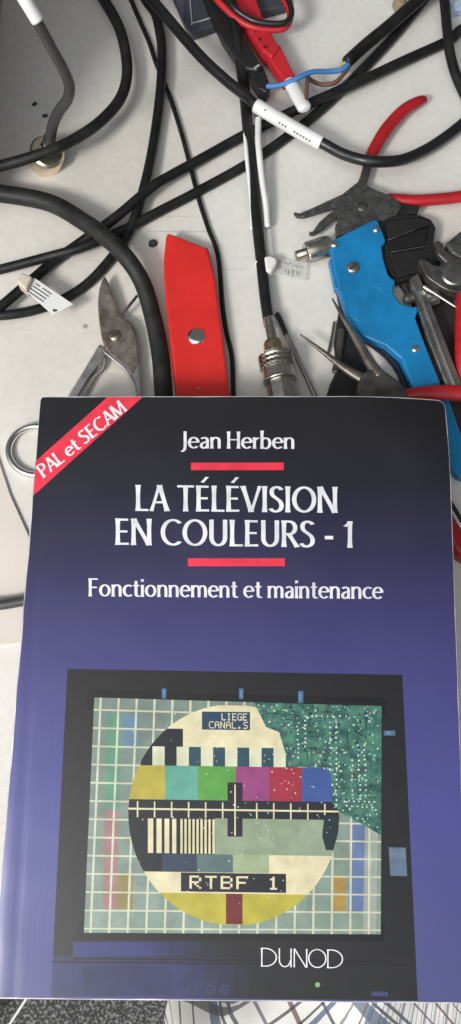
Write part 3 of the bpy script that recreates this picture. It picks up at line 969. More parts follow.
# stripped mains lead
t = thing("stripped_cable", P(390, 25), "black mains lead with its end stripped to blue and brown wires", "cable", "black cables strewn over the table")
cable([(448, -26, 9), (415, 3, 9), (390, 25, 8), (365, 45.5, 7), (347, 62, 7)], 6.0, RUBBER, "sheath", t)
cable([(350, 62, 9), (343, 69, 9), (330, 71.5, 9), (312, 72, 12), (296, 79, 13), (281, 85, 11), (267, 86.5, 10)], 2.5, BLUE_WIRE, "blue_wire", t, sides=10)
cable([(350, 65, 8), (343, 75, 7.5), (334, 83, 6.5), (322, 84.5, 6), (312, 81, 8), (308, 77.5, 10), (307, 84, 13), (306, 98, 13), (304, 109, 12)], 2.1, BROWN_WIRE, "brown_wire", t, sides=10)
cable([(348, 61, 9.5), (344.5, 63, 9.5), (340, 64.5, 9.5)], 1.7, YELLOW_WIRE, "earth_wire", t, sides=8)
tubew = cable([(290, 82, 7), (297, 95, 8), (304.5, 108, 9)], 7.2, WHITE_SLEEVE, "terminal_sleeve", t, flat=0.7)
c = P(294, 89.5, 0.0131)
MB().lathe(c + Vector((0, 0, -0.001)), c + Vector((0, 0, 0.0004)), [(0, 0.001), (1, 0.001)], 16).build("hole", INK, tubew)

# cable with white sleeve, upper middle
t = thing("sleeved_cable", P(290, 125), "glossy black cable with a printed white sleeve crossing the upper middle of the table", "cable", "black cables strewn over the table")
cable([(138, -16, 14), (158, 7, 14), (180, 33, 13), (203, 59, 12), (228, 82, 11), (246, 96, 11), (258, 107, 11), (290, 126, 10), (322, 143, 8), (344, 154.5, 8), (368, 161, 10), (390, 161.6, 9), (408, 158, 6), (433, 145.5, 3), (461, 125, 2), (490, 98, 0)], 5.4, GLOSSY_BLACK, "sheath", t, sides=18)
sl = cable([(256, 105.5, 10), (275, 117, 9.5), (290, 126, 9), (306, 135, 8), (321.5, 143, 7)], 6.9, WHITE_SLEEVE, "white_sleeve", t, sides=20, cap=False)
# small printed characters along the sleeve
mb = MB()
for k in range(11):
    s = k / 10
    px, py = lerp(279, 309, s), lerp(121.5, 139.5, s) + 1.5
    if k in (3, 4): continue
    q = [(px - .9, py - 1.5), (px + 1.1, py - .5), (px + .6, py + 1.5), (px - .1, py + .6)]
    z = lerp(0.0160, 0.0136, s) + 0.0004
    mb.poly([P(x, y, z) for x, y in q][::-1])
c = P(265, 110.0, 0.0174); mb.poly([c + Vector((math.cos(a), math.sin(a), 0)) * 0.0005 for a in [i * math.pi / 4 for i in range(8)]])
mb.build("sleeve_print", INK, sl)

# lead with white sleeve and round metal plug, top left
t = thing("plug_lead", P(45, 160), "grey lead with a white sleeve ending in a round cream metal plug", "cable")
cable([(35, 18, 104), (43, 32, 97), (52, 49, 88), (64, 71, 75), (69.5, 86, 64), (67.5, 99, 54), (58.5, 112, 42), (52.5, 126, 29), (50, 142, 14)], 5.4, RUBBER_LIGHT, "sheath", t, sides=18)
cable([(14, -18, 114), (24, -2, 110), (38, 21, 102)], 7.0, WHITE_SLEEVE, "white_sleeve", t, sides=18, cap=False)
a, b2 = P(50.3, 135, 0.0185), P(46.5, 158, 0.0045)
k = mpp(a)
MB().lathe(a, b2, [(0, 5.6 * k), (0.05, 6.2 * k), (0.38, 6.6 * k), (0.42, 8.5 * k), (0.5, 9 * k)], 36).build("collar", CHROME, t)
a, b2 = P(47.8, 150, 0.0125), P(44.8, 163, 0.0)
MB().lathe(a, b2, [(0, 8 * k), (0.05, 15 * k), (0.14, 17.5 * k), (0.86, 17.8 * k), (0.95, 16.5 * k), (1, 12 * k)], 48).build("plug_body", CHAMPAGNE, t, bevel=0.0004)

# measuring lead with BNC plug
t = thing("connector_lead", P(275, 350), "black coaxial lead with split white sleeve and knurled metal plug in the centre", "cable", "black cables strewn over the table")
cable([(226, -24, 11), (230, 0, 11), (234, 20, 10), (239, 52, 7), (244, 88, 4), (248, 130, 7), (251, 160, 4), (254.5, 196, 2), (257, 222, 1.5), (261, 258, 1.5), (265.5, 300, 2.5), (269.5, 326, 3.5)], 5.6, RUBBER, "sheath", t, sides=16)
cable([(244.5, 118, 9), (246, 148, 9.5), (249, 180, 6), (251.5, 205, 4), (252, 229, 2.5)], 2.1, WHITE_SLEEVE, "split_sleeve", t, sides=8)
cable([(258, 119, 9), (258.5, 145, 9), (262, 178, 6), (266, 205, 4), (267.5, 226, 2.5)], 3.2, WHITE_SLEEVE, "split_sleeve", t, sides=8)
def ax(s, z=0.0085):
    return P(lerp(268.5, 285.5, s), lerp(318, 412, s), z)
k = mpp(ax(0.4))
plug = MB().lathe(ax(0), ax(0.27), [(0, 4.9 * k), (0.04, 5.3 * k), (0.9, 5.4 * k), (1, 5.4 * k)], 28).build("connector_ferrule", NICKEL, t)
MB().lathe(ax(0.25), ax(0.42), [(0, 6 * k), (0.05, 9.6 * k), (0.2, 10.2 * k), (1, 10.4 * k)], 36).build("connector_shoulder", BRASSY, t)
MB().lathe(ax(0.38), ax(0.69), [(0, 12 * k), (0.06, 16.6 * k), (0.08, 17.6 * k), (0.2, 17.6 * k), (0.215, 16.6 * k), (0.23, 17.6 * k), (0.35, 17.6 * k), (0.365, 16.6 * k), (0.38, 17.6 * k), (0.5, 17.6 * k), (0.54, 15.8 * k), (0.6, 15.6 * k), (0.86, 15.8 * k), (0.9, 17 * k), (0.97, 17 * k), (1, 14.5 * k)], 44, knurl=(0.07, 0.51, 0.09)).build("connector_ring", NICKEL, t)
MB().lathe(ax(0.64), ax(1.0), [(0, 14.6 * k), (1, 14.6 * k)], 8).build("connector_body", STEEL, t, bevel=0.0005)

# cable tie with its handwritten tag on that lead
t = thing("tagged_cable_tie", P(262, 264), "pale nylon tie with a cloudy handwritten tag on the coaxial lead", "cable tie")
c0 = P(261.2, 263.5, 0.0035)
MB().lathe(c0 - Vector((0.0004, 0.0013, 0)), c0 + Vector((0.0002, 0.0013, 0)), [(0, 6.6 * k), (1, 6.6 * k)], 24).build("tie_band", TIE, t)
plate([(264, 256), (271, 255), (277, 258), (277, 262), (272, 271), (266, 272)], 2.5, 7.5, TIE, "tie_head", t, 0.0012)
plate([(267, 229), (271, 229), (273.5, 256), (268, 257)], 3.0, 3.6, CLEAR_PLASTIC, "tie_tail", t, 0.0001)
tg = plate([(272, 257.5), (307.5, 263), (306, 281), (271, 273.5)], 2.2, 2.7, CLEAR_PLASTIC, "writing_tag", t, 0.0001)
mb = MB()
for st in ([(277, 259.5), (280.5, 261), (277.5, 264.5), (281, 267), (277, 268.5)], [(284, 262), (288, 264.5), (291, 263)], [(292, 266.5), (296, 265), (298, 268)], [(299, 266), (303, 268)],
           [(285, 269), (287, 273.5)], [(288.5, 270), (288.5, 274.5)], [(291, 270.5), (295, 271)], [(293, 270.5), (292.5, 276)], [(296, 271), (298.5, 276.5), (299.5, 271.5)]):
    pts = [P(x, y, 0.0028) for x, y in st]
    mb.tube(pts, 0.00016, 6)
mb.build("handwriting", mat("faded_pen", (0.16, 0.16, 0.17), 0.7), tg)

# folded paper tag at the left
t = thing("paper_tag", P(40, 295), "white printed paper tag with a beige clip folded round the black cables at the left", "tag")
plate([(16, 281), (20.5, 271.5), (32.5, 276), (26, 290)], 7, 15, BEIGE, "tag_clip", t, 0.0012)
pf = plate([(23.5, 288.5), (34, 277.5), (73, 304), (53, 315)], 11.4, 12.0, WHITE_PAPER, "tag_paper", t, 0.0001)
mb = MB()
for j in range(4):
    for i in range(7):
        if random.random() < 0.08: continue
        bx = 36.0 + i * 2.3 - j * 2.6; by = 283.0 + i * 1.55 + j * 2.5
        mb.poly([P(bx, by, 0.01212), P(bx + 2.0, by + 1.3, 0.01212), P(bx + 1.2, by + 2.2, 0.01212), P(bx - .7, by + .9, 0.01212)][::-1])
mb.poly([P(x, y, 0.01212) for x, y in ((52.5, 309), (57, 309.5), (57.5, 311), (53.5, 312))][::-1])
mb.build("tag_print", INK, pf)

# ------------------------------------------------------------------ test leads and case at the top
t = thing("instrument_case", P(230, 10), "slate grey instrument case with a pale printed outline at the top edge", "instrument case")
plate([(150, -60), (184, 21), (192.5, 33), (240, 16), (287, 5), (300, -60), (310, -150), (120, -150)], 0, 6, CASE, "case_body", t, 0.0015)
plate([(160, -40), (173, -6), (184, 20.5), (183, -40)], 6, 6.4, CASE_SIDE, "case_flap", t, 0.0002)
cable([(189.3, -30, 5.9), (190.2, 0, 5.9), (192.2, 23, 5.9), (192.6, 23.2, 5.9), (212, 17.5, 5.9), (240, 8, 5.9)], 0.75, GREY_LINE, "printed_outline", t, sides=6, step=3)

t = thing("test_clip", P(245, 55), "black test clip lying under the coaxial lead beside the grey case", "test clip", "test clips at the top edge")
plate([(198, -20), (223, -20), (240, 26), (247, 40), (263, 66), (258, 70), (246, 68), (236, 57), (222, 36), (208, 6)], 5, 12.5, BLACK_PLASTIC, "clip_body", t, 0.0015)
plate([(244, 64), (263, 64), (271, 86), (266, 92), (259, 88)], 2, 10, BLACK_PLASTIC, "clip_nose", t, 0.0012)
plate([(254, 67), (259, 63.5), (260, 65), (255, 68.5)], 11.3, 12.9, GREY_LINE, "clip_pin", t, 0.0002)

t = thing("test_clip", P(272, 50), "red test clip with small holes under the red and black twin lead", "test clip", "test clips at the top edge")
bd = plate([(226, -20), (250, -20), (262, 14), (270, 31), (280, 47), (272, 57), (262, 50), (246, 26)], 4, 13, RED_CLIP, "clip_body", t, 0.0012)
plate([(263, 50), (280, 44), (295.5, 75), (284.5, 81)], 4, 11.5, RED_CLIP, "clip_nose", t, 0.0012)
for hx, hy in ((255.5, 31), (260, 39.5), (265.5, 47)):
    c = P(hx, hy, 0.013)
    MB().lathe(c - Vector((0, 0, .001)), c + Vector((0, 0, .0002)), [(0, .0011), (1, .0011)], 14).build("hole", mat("dark_red_hole", (0.12, 0.01, 0.012), 0.6), bd)

t = thing("twin_lead", P(262, 20), "red and black twin test lead looped at the top edge", "cable")
cable([(205, -18, 16), (213, -6, 16), (222, 5, 15), (237, 19, 13), (252, 27, 12), (270, 29.5, 11), (284, 28, 11), (290, 19, 12), (288, 6, 13), (280, -8, 13)], 3.4, RED_CLIP, "red_lead", t, sides=12)
cable([(214, -18, 19), (226, -2, 19), (233, 7, 18.5), (243, 15, 17), (256, 21.5, 16), (274, 24, 15.5), (286.5, 22, 15.5), (291.5, 13.5, 16), (289, 1, 17), (282, -12, 17)], 3.0, GLOSSY_BLACK, "black_lead", t, sides=12)

tag(plate([(448, 3.5), (470, -6), (472, 6), (451, 11)], 0, 5, PALE_BLUE, "plastic_piece", None, 0.001), "pale blue plastic piece in the top right corner", "plastic piece")
tag(plate([(394, -8), (408, -8), (406, 4), (399, 5)], 0, 9, TAN, "tan_plug", None, 0.0015), "small tan plug end at the top edge beside two black cables", "plug")

# ------------------------------------------------------------------ red utility knife
t = thing("utility_knife", P(195, 330), "bright red metal utility knife with one round screw, half under the book", "knife")
out = [(167.2, 232), (171, 233.2), (206, 247), (209, 250), (215, 274), (221.6, 324), (230, 393.5), (233.5, 425), (178, 425), (175.6, 393.5), (172, 360), (166.3, 311), (163.8, 280), (163.5, 259), (165.6, 237)]
plate(out, 0, 8.5, RED, "knife_body", t, 0.0015, 4)
plate([(172.4, 312), (173.6, 311.8), (173.8, 313.4), (172.8, 313.6)], 8.4, 8.55, STEEL, "paint_nick", t, 0)
plate([(197, 388), (199.5, 387.4), (199.8, 388.4), (197.4, 389.2)], 8.4, 8.55, STEEL, "paint_nick", t, 0)
screw(196.4, 336.3, 8.6, 9.2, CHROME, "screw", t, slot=False)
plate([(169, 352), (171, 352), (176.5, 400), (174, 405), (171, 375)], 0, 5.5, CHROME, "knife_half_edge", t, 0.0004)
plate([(205, 246.5), (208, 249), (214, 274), (212.5, 274)], 8.5, 8.7, mat("dark_red_groove", (0.32, 0.012, 0.014), 0.5), "blade_slot", t, 0.0001)

# ------------------------------------------------------------------ old ring-handled pliers, left
t = thing("ring_handled_pliers", P(115, 335), "old tarnished steel pliers with ring handles at the left of the book", "pliers", "pliers and cutters on the table")
half2 = plate([(99, 342), (105, 346), (105, 358), (103, 367), (94, 375), (84, 393), (66, 424), (55, 428), (67.5, 394), (83, 369)], 2.0, 5.5, CHROME_WORN, "handle", t, 0.0016)
out = [(104.2, 275), (106.5, 278.5), (109, 284), (111.5, 291), (114, 299), (117, 308), (119.5, 315.5), (123, 317.5), (128, 319.5), (132.5, 324), (135.5, 331), (137.3, 341), (138.6, 352), (139.4, 361), (134.5, 371), (131, 377),
       (124.5, 369.5), (117, 361.5), (109, 354.5), (104.5, 347), (101.3, 337), (99, 322), (97.8, 309), (97.8, 297), (99.2, 288), (101.5, 280.5)]
plate(out, 3.0, 7.0, STEEL_RUST, "jaw_half", t, 0.0012)
cable([(137, 296, 6), (129, 306, 6), (120, 317, 5)], 1.5, STEEL_DARK, "lower_jaw", t, sides=8)
screw(115, 335.5, 7.1, 6.2, STEEL_RUST, "pivot", t)
plate([(120, 360), (134, 355), (138.6, 356), (140.6, 370), (141.8, 392), (144, 428), (138.2, 428), (136.2, 394), (131.8, 381), (124.3, 369.5)], 2.4, 6.4, CHROME_WORN, "handle", t, 0.0012)
cable([(105, 352, 5.2), (111, 357, 5.6), (125, 369, 5.6), (132.5, 381, 5.6), (137, 394, 5.6), (139, 420, 5.4)], 1.6, CHROME, "bright_edge", t, sides=8)
cable([(98, 367, 4.6), (88, 380, 4.6), (75, 402, 4.6)], 1.3, STEEL_DARK, "handle_groove", t, sides=8)
# rings
def ring(cx, cy, rx, ry, r, name, a0=0):
    pts, rad = [], []
    for i in range(49):
        a = 2 * math.pi * i / 48
        p = P(cx + rx * math.cos(a), cy + ry * math.sin(a), 0.0018 + 0.0006)
        rm = r * mpp(p); rad.append(rm); pts.append(Vector((p.x, p.y, max(rm, 0.0022))))
    MB().tube(pts, rad, 12, cap=False).build(name, CHROME, t)
ring(36.5, 450.5, 28, 24.5, 3.4, "finger_ring")
ring(165, 452, 26, 24, 3.4, "finger_ring")
cable([(56, 424, 1), (59, 430, 0), (58, 436, 0)], 3.2, STEEL, "ring_shank", t)

# ------------------------------------------------------------------ thin probe beside the connector
t = thing("probe_tool", P(295, 355), "thin steel probe with a black tip lying right of the knurled metal plug", "probe")
cable([(285, 331, 0.6), (299, 361, 0.6), (314.5, 395, 0.6), (322, 412, 0.6)], 2.5, STEEL, "probe_rod", t, sides=12)
cable([(277, 314, 0.8), (280, 320, 0.6), (286.5, 335, 0.5)], 2.7, BLACK_PLASTIC, "probe_tip", t, sides=12)

# ------------------------------------------------------------------ right-hand cluster
# red handled long-nose pliers at the upper right
t = thing("bent_nose_pliers", P(360, 205), "grey worn pliers with open jaws and red handles behind the blue stripper", "pliers", "pliers and cutters on the table")
cable([(424.5, 99, 2, 4.0), (418, 101.5, 2, 5.2), (404, 110, 2, 6.0), (388, 127, 2, 6.4), (377, 144, 2, 6.2), (370, 158, 2, 5.6), (367, 168, 2, 4.5)], 5.5, RED_VINYL, "handle", t, flat=0.8)
cable([(388, 197.5, 2, 4.5), (396, 199, 2, 5.6), (415, 200.5, 2, 6.0), (440, 199, 2, 6.0), (461, 196.5, 2, 6.0), (492, 190, 2, 6)], 5.5, RED_VINYL, "handle", t, flat=0.8)
cable([(368, 161, 2.5), (366, 172, 2.5), (362, 184, 2.5)], 4.5, STEEL_DARK, "tang", t, flat=0.7)
plate([(361, 179), (371, 187.5), (374, 198), (364, 222), (346, 224), (338, 222), (337, 208), (342, 194), (352, 186)], 3.5, 7.0, STEEL_GREASY, "pivot_body", t, 0.0007)
plate([(371, 187), (381, 191.5), (391, 195), (403, 205.5), (397, 214), (385, 219), (364, 225), (351, 233), (337, 235), (335.5, 224), (342, 219), (352, 203), (362, 192)], 4.0, 8.5, STEEL_GREASY, "pivot_body", t, 0.0007)
screw(362, 207, 8.5, 5.5, STEEL_DARK, "pivot", t, slot=False)
cable([(372, 190, 7.0), (358, 203, 7.0), (348, 219, 7.0)], 0.8, STEEL, "worn_edge", t, sides=6, step=3)
plate([(384, 203), (404, 203), (420, 206), (418, 212), (396, 216), (380, 219)], 2.5, 7.0, BLACK_PLASTIC, "handle_root", t, 0.0007)
plate([(293.5, 212.6), (295, 211.8), (300, 213), (314, 207), (330, 199.5), (342, 194), (343, 203), (337, 207), (320, 212), (304, 217), (297, 216.6)], 5, 7, STEEL_GREASY, "jaw", t, 0.0007)
plate([(308.8, 233), (309.6, 231.4), (313, 231), (319, 222), (328, 214), (337, 207), (341, 214), (334, 219), (324, 228), (315, 234), (311, 234.4)], 4.5, 6.5, STEEL_GREASY, "jaw", t, 0.0007)

# dark piece standing in for the tool clutter under the strip
tag(plate([(396, 276), (430, 268), (452, 285), (459, 330), (461, 378), (470, 470), (455, 470), (440, 400), (424, 342), (412, 300)], 0, 4, DARK_CLUTTER, "dark_clutter", None, 0.001),
    "dark brown piece standing in for clutter lowest under the steel strip and blue stripper", "tool clutter")
t = thing("steel_gear_tool", P(430, 298), "stubby grey steel tool end beside the top of the steel strip", "tool")
k = mpp(P(430, 298, .008))
MB().lathe(P(404, 300, .0085), P(446, 286, .0085), [(0, 3 * k), (.05, 5.5 * k), (.35, 6 * k), (.4, 8 * k), (.95, 8 * k), (1, 6 * k)], 28).build("tool_shaft", STEEL_DARK, t)
MB().lathe(P(424, 300, .0085), P(436, 296, .0085), [(0, 8.4 * k), (1, 8.6 * k)], 20, knurl=(0, 1, .06)).build("tool_collar", STEEL, t)
# brown paper/rust bits seen between the tools
tag(plate([(420, 316), (429, 314), (436, 346), (444, 378), (437, 384), (428, 352)], 4.2, 5.6, mat("rusty_brown_metal", (0.16, 0.085, 0.055), 0.6, 0.3, var=0.6, scale=200, bump=.3), "rusty_strip", None, 0.0004),
    "narrow rust brown strip between the blue stripper and steel strip", "metal strip")

# blue wire stripper
t = thing("wire_stripper", P(370, 300), "blue hand wire stripper with silver screws, a black head and knurled knob", "wire stripper")
plate(smooth_outline([(333, 252), (331, 262), (337, 292), (342, 315), (352, 330), (372, 345), (386, 356), (398, 372), (408, 398), (424, 398), (402, 345), (360, 310), (345, 265)], 2), 0.5, 4.5, NAVY, "lower_handle", t, 0.0015)
plate([(379, 219), (389, 213.5), (420, 214.5), (431, 219), (436, 227), (433.5, 244), (443, 242), (444.5, 250), (441, 263), (418, 276), (397, 282), (383, 262), (378, 240)], 3, 7.5, BLACK_PLASTIC, "stripper_head", t, 0.0008)
plate([(386, 221), (420, 217.5), (430, 221), (431, 224), (388, 238)], 7.5, 9.6, BLACK_PLASTIC, "head_slide", t, 0.0005)
plate([(388, 242.5), (426, 227.5), (428, 229), (424.5, 244), (390, 250)], 7.5, 9.0, GLOSSY_BLACK, "head_slide", t, 0.0004)
plate([(390, 254), (433, 247), (438, 246), (438, 260), (418, 272), (398, 277)], 7.5, 9.2, BLACK_PLASTIC, "head_slide", t, 0.0005)
cable([(388, 240.2, 8.6), (426, 225.2, 8.6)], 0.7, STEEL_DARK, "slide_edge", t, sides=6, step=3)
cable([(391, 252, 8.2), (429, 245.5, 8.2)], 0.6, STEEL_DARK, "slide_edge", t, sides=6, step=3)
out = [(329.5, 242.5), (332, 240), (374, 219.2), (378, 219.8), (385.5, 238.5), (385.6, 241.5), (382, 246), (383.5, 258), (388.5, 274), (391, 277), (396, 280), (393, 291), (396, 298), (401.5, 303.5), (412, 306.3), (418.5, 305.8), (419, 308),
       (415.5, 317), (425, 343), (434, 366), (442, 386), (450, 402), (459.5, 429), (470, 458), (472, 472), (466, 479), (459, 477), (452.5, 470), (440, 444), (413, 387), (401, 358), (386, 345), (364, 336), (353, 324), (345.5, 310), (339, 290), (334.5, 269)]
BL = plate(out, 4.8, 10.5, BLUE, "stripper_handle", t, 0.0011, 3)
for sx_, sy_, r in ((334.6, 244.6, 3.7), (376.2, 229.3, 3.9), (415.2, 349, 4.2)):
    screw(sx_, sy_, 10.55, r, CHROME, "rivet", t, slot=False)
screw(353, 267.5, 10.6, 6.6, STEEL, "adjusting_screw", t)
# embossed oval
pts, rad = [], []
for i in range(41):
    a = 2 * math.pi * i / 40
    pts.append(P(367 + 21.5 * math.cos(a), 303.5 + 18.3 * math.sin(a), 0.01045)); rad.append(0.00026)
MB().tube(pts, rad, 6, cap=False).build("embossed_oval", BLUE, BL)
a, b2 = P(296, 256.3, 0.0068), P(330, 245.5, 0.0068)
k = mpp(a)
MB().lathe(a, b2, [(0, 4.6 * k), (0.02, 5.2 * k), (0.28, 5.2 * k), (0.29, 9.6 * k), (0.33, 10.6 * k), (0.6, 10.6 * k), (0.9, 10.6 * k), (0.94, 9.8 * k), (1, 9.6 * k)], 40, knurl=(0.32, 0.91, 0.07)).build("knurled_knob", NICKEL, t)
plate([(329, 258), (333, 262), (338, 290), (335, 288)], 3, 8, BLUE, "side_tab", t, 0.0006)

# flat black piece and small steel hook under the needle-nose pliers
tag(plate([(339, 309), (346, 318), (362, 345), (378, 374), (370, 410), (322, 410), (330, 384), (336, 371), (334.5, 340)], 0, 4, BLACK_PLASTIC, "black_plastic_flat", None, 0.001),
    "flat black plastic piece under the needle nose pliers", "plastic piece")
t = thing("steel_hook", P(336, 350), "small grey steel hook between the open needle nose jaws", "hook")
cable([(342, 330, 4), (340, 345, 4), (338, 360, 4), (335, 372, 4)], 3.6, STEEL_DARK, "hook_shaft", t, sides=10, flat=.6)
cable([(334, 322, 1), (331, 340, 1), (328, 353, 1)], 1.2, STEEL, "hook_wire", t, sides=8)

# needle nose pliers at the book's top edge
t = thing("needle_nose_pliers", P(380, 380), "slim needle nose pliers with open jaws and a red handle at the book's top edge", "pliers", "pliers and cutters on the table")
cable([(332.3, 298.7, 12, 0.9), (341, 314, 12, 2.0), (354, 335.5, 11.5, 3.6), (369, 361.5, 10.5, 5.6), (379, 376, 10, 7.0)], 3, STEEL_BROWN, "jaw", t, flat=0.8, sides=12)
cable([(300.5, 334.6, 9, 0.9), (321.7, 350.7, 9, 2.4), (343, 367, 8.5, 4.2), (366, 381.5, 8, 6.4), (374, 388, 8, 7)], 3, STEEL_BROWN, "jaw", t, flat=0.8, sides=12)
plate(smooth_outline([(364, 371), (377, 367), (391, 374), (402, 383), (410, 396), (405, 412), (366, 412), (358, 395), (358, 383)], 3), 9, 15.5, STEEL_DARK, "pivot_body", t, 0.002)
cable([(398, 396, 10, 5), (408, 394.8, 10, 6.5), (425, 393.2, 10.5, 7.4), (445, 392.5, 11, 8), (475, 394, 11, 8.4), (500, 398, 10, 8)], 8, RED_VINYL, "handle", t, flat=0.75, sides=16)
cable([(384, 402, 5, 5), (392, 412, 4, 6), (402, 426, 2, 6)], 6, RED_VINYL, "handle", t, flat=0.75)

# steel strip (long flat tweezer like bar) on top of the cluster
t = thing("steel_strip", P(432, 330), "long ribbed steel strip leaning down to the red handle at the right", "steel strip")
plate([(409.3, 279), (418.3, 272.5), (424.5, 288), (462, 384), (464, 400), (452, 400), (425.5, 332), (412, 288)], 10.5, 13.0, STEEL, "strip_body", t, 0.0006)
cable([(415.5, 284, 12.6), (436, 337, 12.6), (458, 394, 12.6)], 1.5, CHROME, "rib", t, sides=10, step=4)
cable([(412.8, 291, 12.5), (431, 338, 12.5), (453.5, 396, 12.5)], 0.9, STEEL_DARK, "groove", t, sides=8, step=4)
tag(cable([(423.5, 286.3, 14), (440, 297, 13), (455.5, 307, 12)], 1.6, CHROME, "bright_pin", sides=10), "short bright steel pin pointing at the vertical red handle", "pin")

# side cutter at the right edge
t = thing("side_cutter", P(450, 275), "dark steel side cutter with a vertical red handle at the right edge", "cutter", "pliers and cutters on the table")
plate(smooth_outline([(419, 259.5), (425, 259.5), (437, 266), (446, 262), (458, 258), (472, 262), (474, 288), (462, 292), (448, 290), (436, 283), (426, 275)], 3), 8, 15, STEEL_DARK, "cutter_jaw", t, 0.0015)
plate([(434, 241), (440, 239.5), (447, 250), (459, 258), (457, 266), (446, 262), (438, 254)], 9.5, 14, STEEL_DARK, "cutter_arm", t, 0.0012)
plate([(446, 243), (466, 226), (480, 232), (476, 258), (462, 258), (452, 252)], 6, 15, STEEL_GREASY, "second_jaw", t, 0.0012)
c = P(454, 274, 0.015); k = mpp(c)
MB().lathe(c - Vector((0, 0, .002)), c + Vector((0, 0, .0008)), [(0, 13 * k), (.7, 13 * k), (1, 11.5 * k)], 36).build("joint_disc", STEEL, t)
cable([(462, 284, 9, 5), (463.5, 300, 9, 7.5), (463.5, 325, 8.5, 8.6), (463.5, 355, 8, 8.6), (466, 382, 5, 8.6)], 8, RED_VINYL, "handle", t, flat=0.8, sides=16)

# tool handle poking out right of the book
t = thing("red_tool_handle", P(455, 530), "red tool handle with a bright steel edge poking out right of the book", "tool handle")
plate([(440, 494), (452, 514), (462, 529), (480, 548), (482, 562), (468, 562), (459.5, 556), (453.5, 549), (440, 520)], 0, 10, RED_VINYL, "handle_grip", t, 0.0025)
cable([(442, 497, 9), (452, 512.5, 9), (462, 528.5, 9), (480, 550, 9)], 1.8, CHROME, "steel_edge", t, sides=10)
cable([(440, 488, 5), (452, 505.5, 5), (462, 521.5, 5), (480, 544, 5)], 2.6, BLACK_PLASTIC, "dark_edge", t, sides=10)

# dark chip on the table
tag(MB().lathe(P(153, 244, 0.0), P(153, 244, 0.0012), [(0, .0019), (.5, .0024), (1, .0014)], 9).build("dark_chip", INK), "small dark chip on the bare table left of the red knife tip", "chip")
tag(cable([(33, 105, 0), (36, 103, 0)], 1.6, INK, "dark_crumb", sides=7, step=2), "dark crumb in the shade left of the grey lead", "crumb", "crumbs near the metal plug")
tag(cable([(43, 116, 0), (47, 115.5, 0)], 1.5, INK, "dark_crumb", sides=7, step=2), "dark crumb just above the round cream metal plug", "crumb", "crumbs near the metal plug")

# beige board at the left edge
tag(plate([(-60, 385), (-6, 446), (10, 494), (29, 536), (52, 590), (56, 640), (-60, 650)], 0, 1.6, CARD, "beige_board", None, 0.0004), "thin beige board with a slanted edge at the left of the book", "board")

# unseen box added outside the left edge to shade the table's top left
t = thing("shade_box", P(-60, 60), "added dark box unseen left of the plug lead, shading the table corner", "shade box")
r0 = P(-14, 226, 0); x1 = r0.x - 0.003
mb = MB()
mb.prism([Vector((x1 - 0.2, r0.y, 0.15)), Vector((x1, r0.y, 0.15)), Vector((x1, r0.y + 0.2, 0.15)), Vector((x1 - 0.2, r0.y + 0.2, 0.15))], 0.004)
ib = mb.build("shade_box_body", CASE, t, 0.003)
for fx in (-0.185, -0.015):
    for fy in (0.015, 0.185):
        c = Vector((x1 + fx, r0.y + fy, 0))
        MB().lathe(c, c + Vector((0, 0, .006)), [(0, .005), (1, .006)], 16).build("foot", BLACK_PLASTIC, t)

# ------------------------------------------------------------------ lap below the book
def plaid_material():
    m = bpy.data.materials.new("white_plaid_cotton")
    m.use_nodes = True
    nt = m.node_tree; b = nt.nodes["Principled BSDF"]; L = nt.links.new
    uv = nt.nodes.new("ShaderNodeUVMap"); uv.uv_map = "UVMap"
    sx = nt.nodes.new("ShaderNodeSeparateXYZ"); L(uv.outputs[0], sx.inputs[0])
    col = None
    stripes = [(0, .30, 0.0450, (.09, .13, .20)), (0, .37, 0.0120, (.03, .035, .045)), (0, .44, 0.0150, (.05, .06, .08)), (0, .62, 0.0120, (.12, .13, .15)), (0, .84, 0.0180, (.14, .07, .06)), (0, .06, 0.0120, (.05, .055, .07)),
               (1, .16, 0.0150, (.10, .10, .12)), (1, .22, 0.0330, (.10, .14, .22)), (1, .34, 0.0150, (.16, .08, .07)), (1, .56, 0.0150, (.20, .19, .16)), (1, .74, 0.0210, (.07, .11, .20)), (1, .80, 0.0090, (.03, .035, .045)), (1, .92, 0.0120, (.05, .05, .06))]
    for ax_, cen, wid, c in stripes:
        fr = nt.nodes.new("ShaderNodeMath"); fr.operation = 'FRACT'; L(sx.outputs[ax_], fr.inputs[0])
        sb = nt.nodes.new("ShaderNodeMath"); sb.operation = 'SUBTRACT'; sb.inputs[1].default_value = cen; L(fr.outputs[0], sb.inputs[0])
        ab = nt.nodes.new("ShaderNodeMath"); ab.operation = 'ABSOLUTE'; L(sb.outputs[0], ab.inputs[0])
        lt = nt.nodes.new("ShaderNodeMath"); lt.operation = 'LESS_THAN'; lt.inputs[1].default_value = wid; L(ab.outputs[0], lt.inputs[0])
        ml = nt.nodes.new("ShaderNodeMath"); ml.operation = 'MULTIPLY'; ml.inputs[1].default_value = 0.86; L(lt.outputs[0], ml.inputs[0])
        mx = nt.nodes.new("ShaderNodeMix"); mx.data_type = 'RGBA'
        L(ml.outputs[0], mx.inputs[0])
        if col is None: mx.inputs[6].default_value = (.70, .69, .67, 1)
        else: L(col, mx.inputs[6])
        mx.inputs[7].default_value = c + (1,)
        col = mx.outputs[2]
    L(col, b.inputs["Base Color"])
    b.inputs["Roughness"].default_value = 0.85
    return m

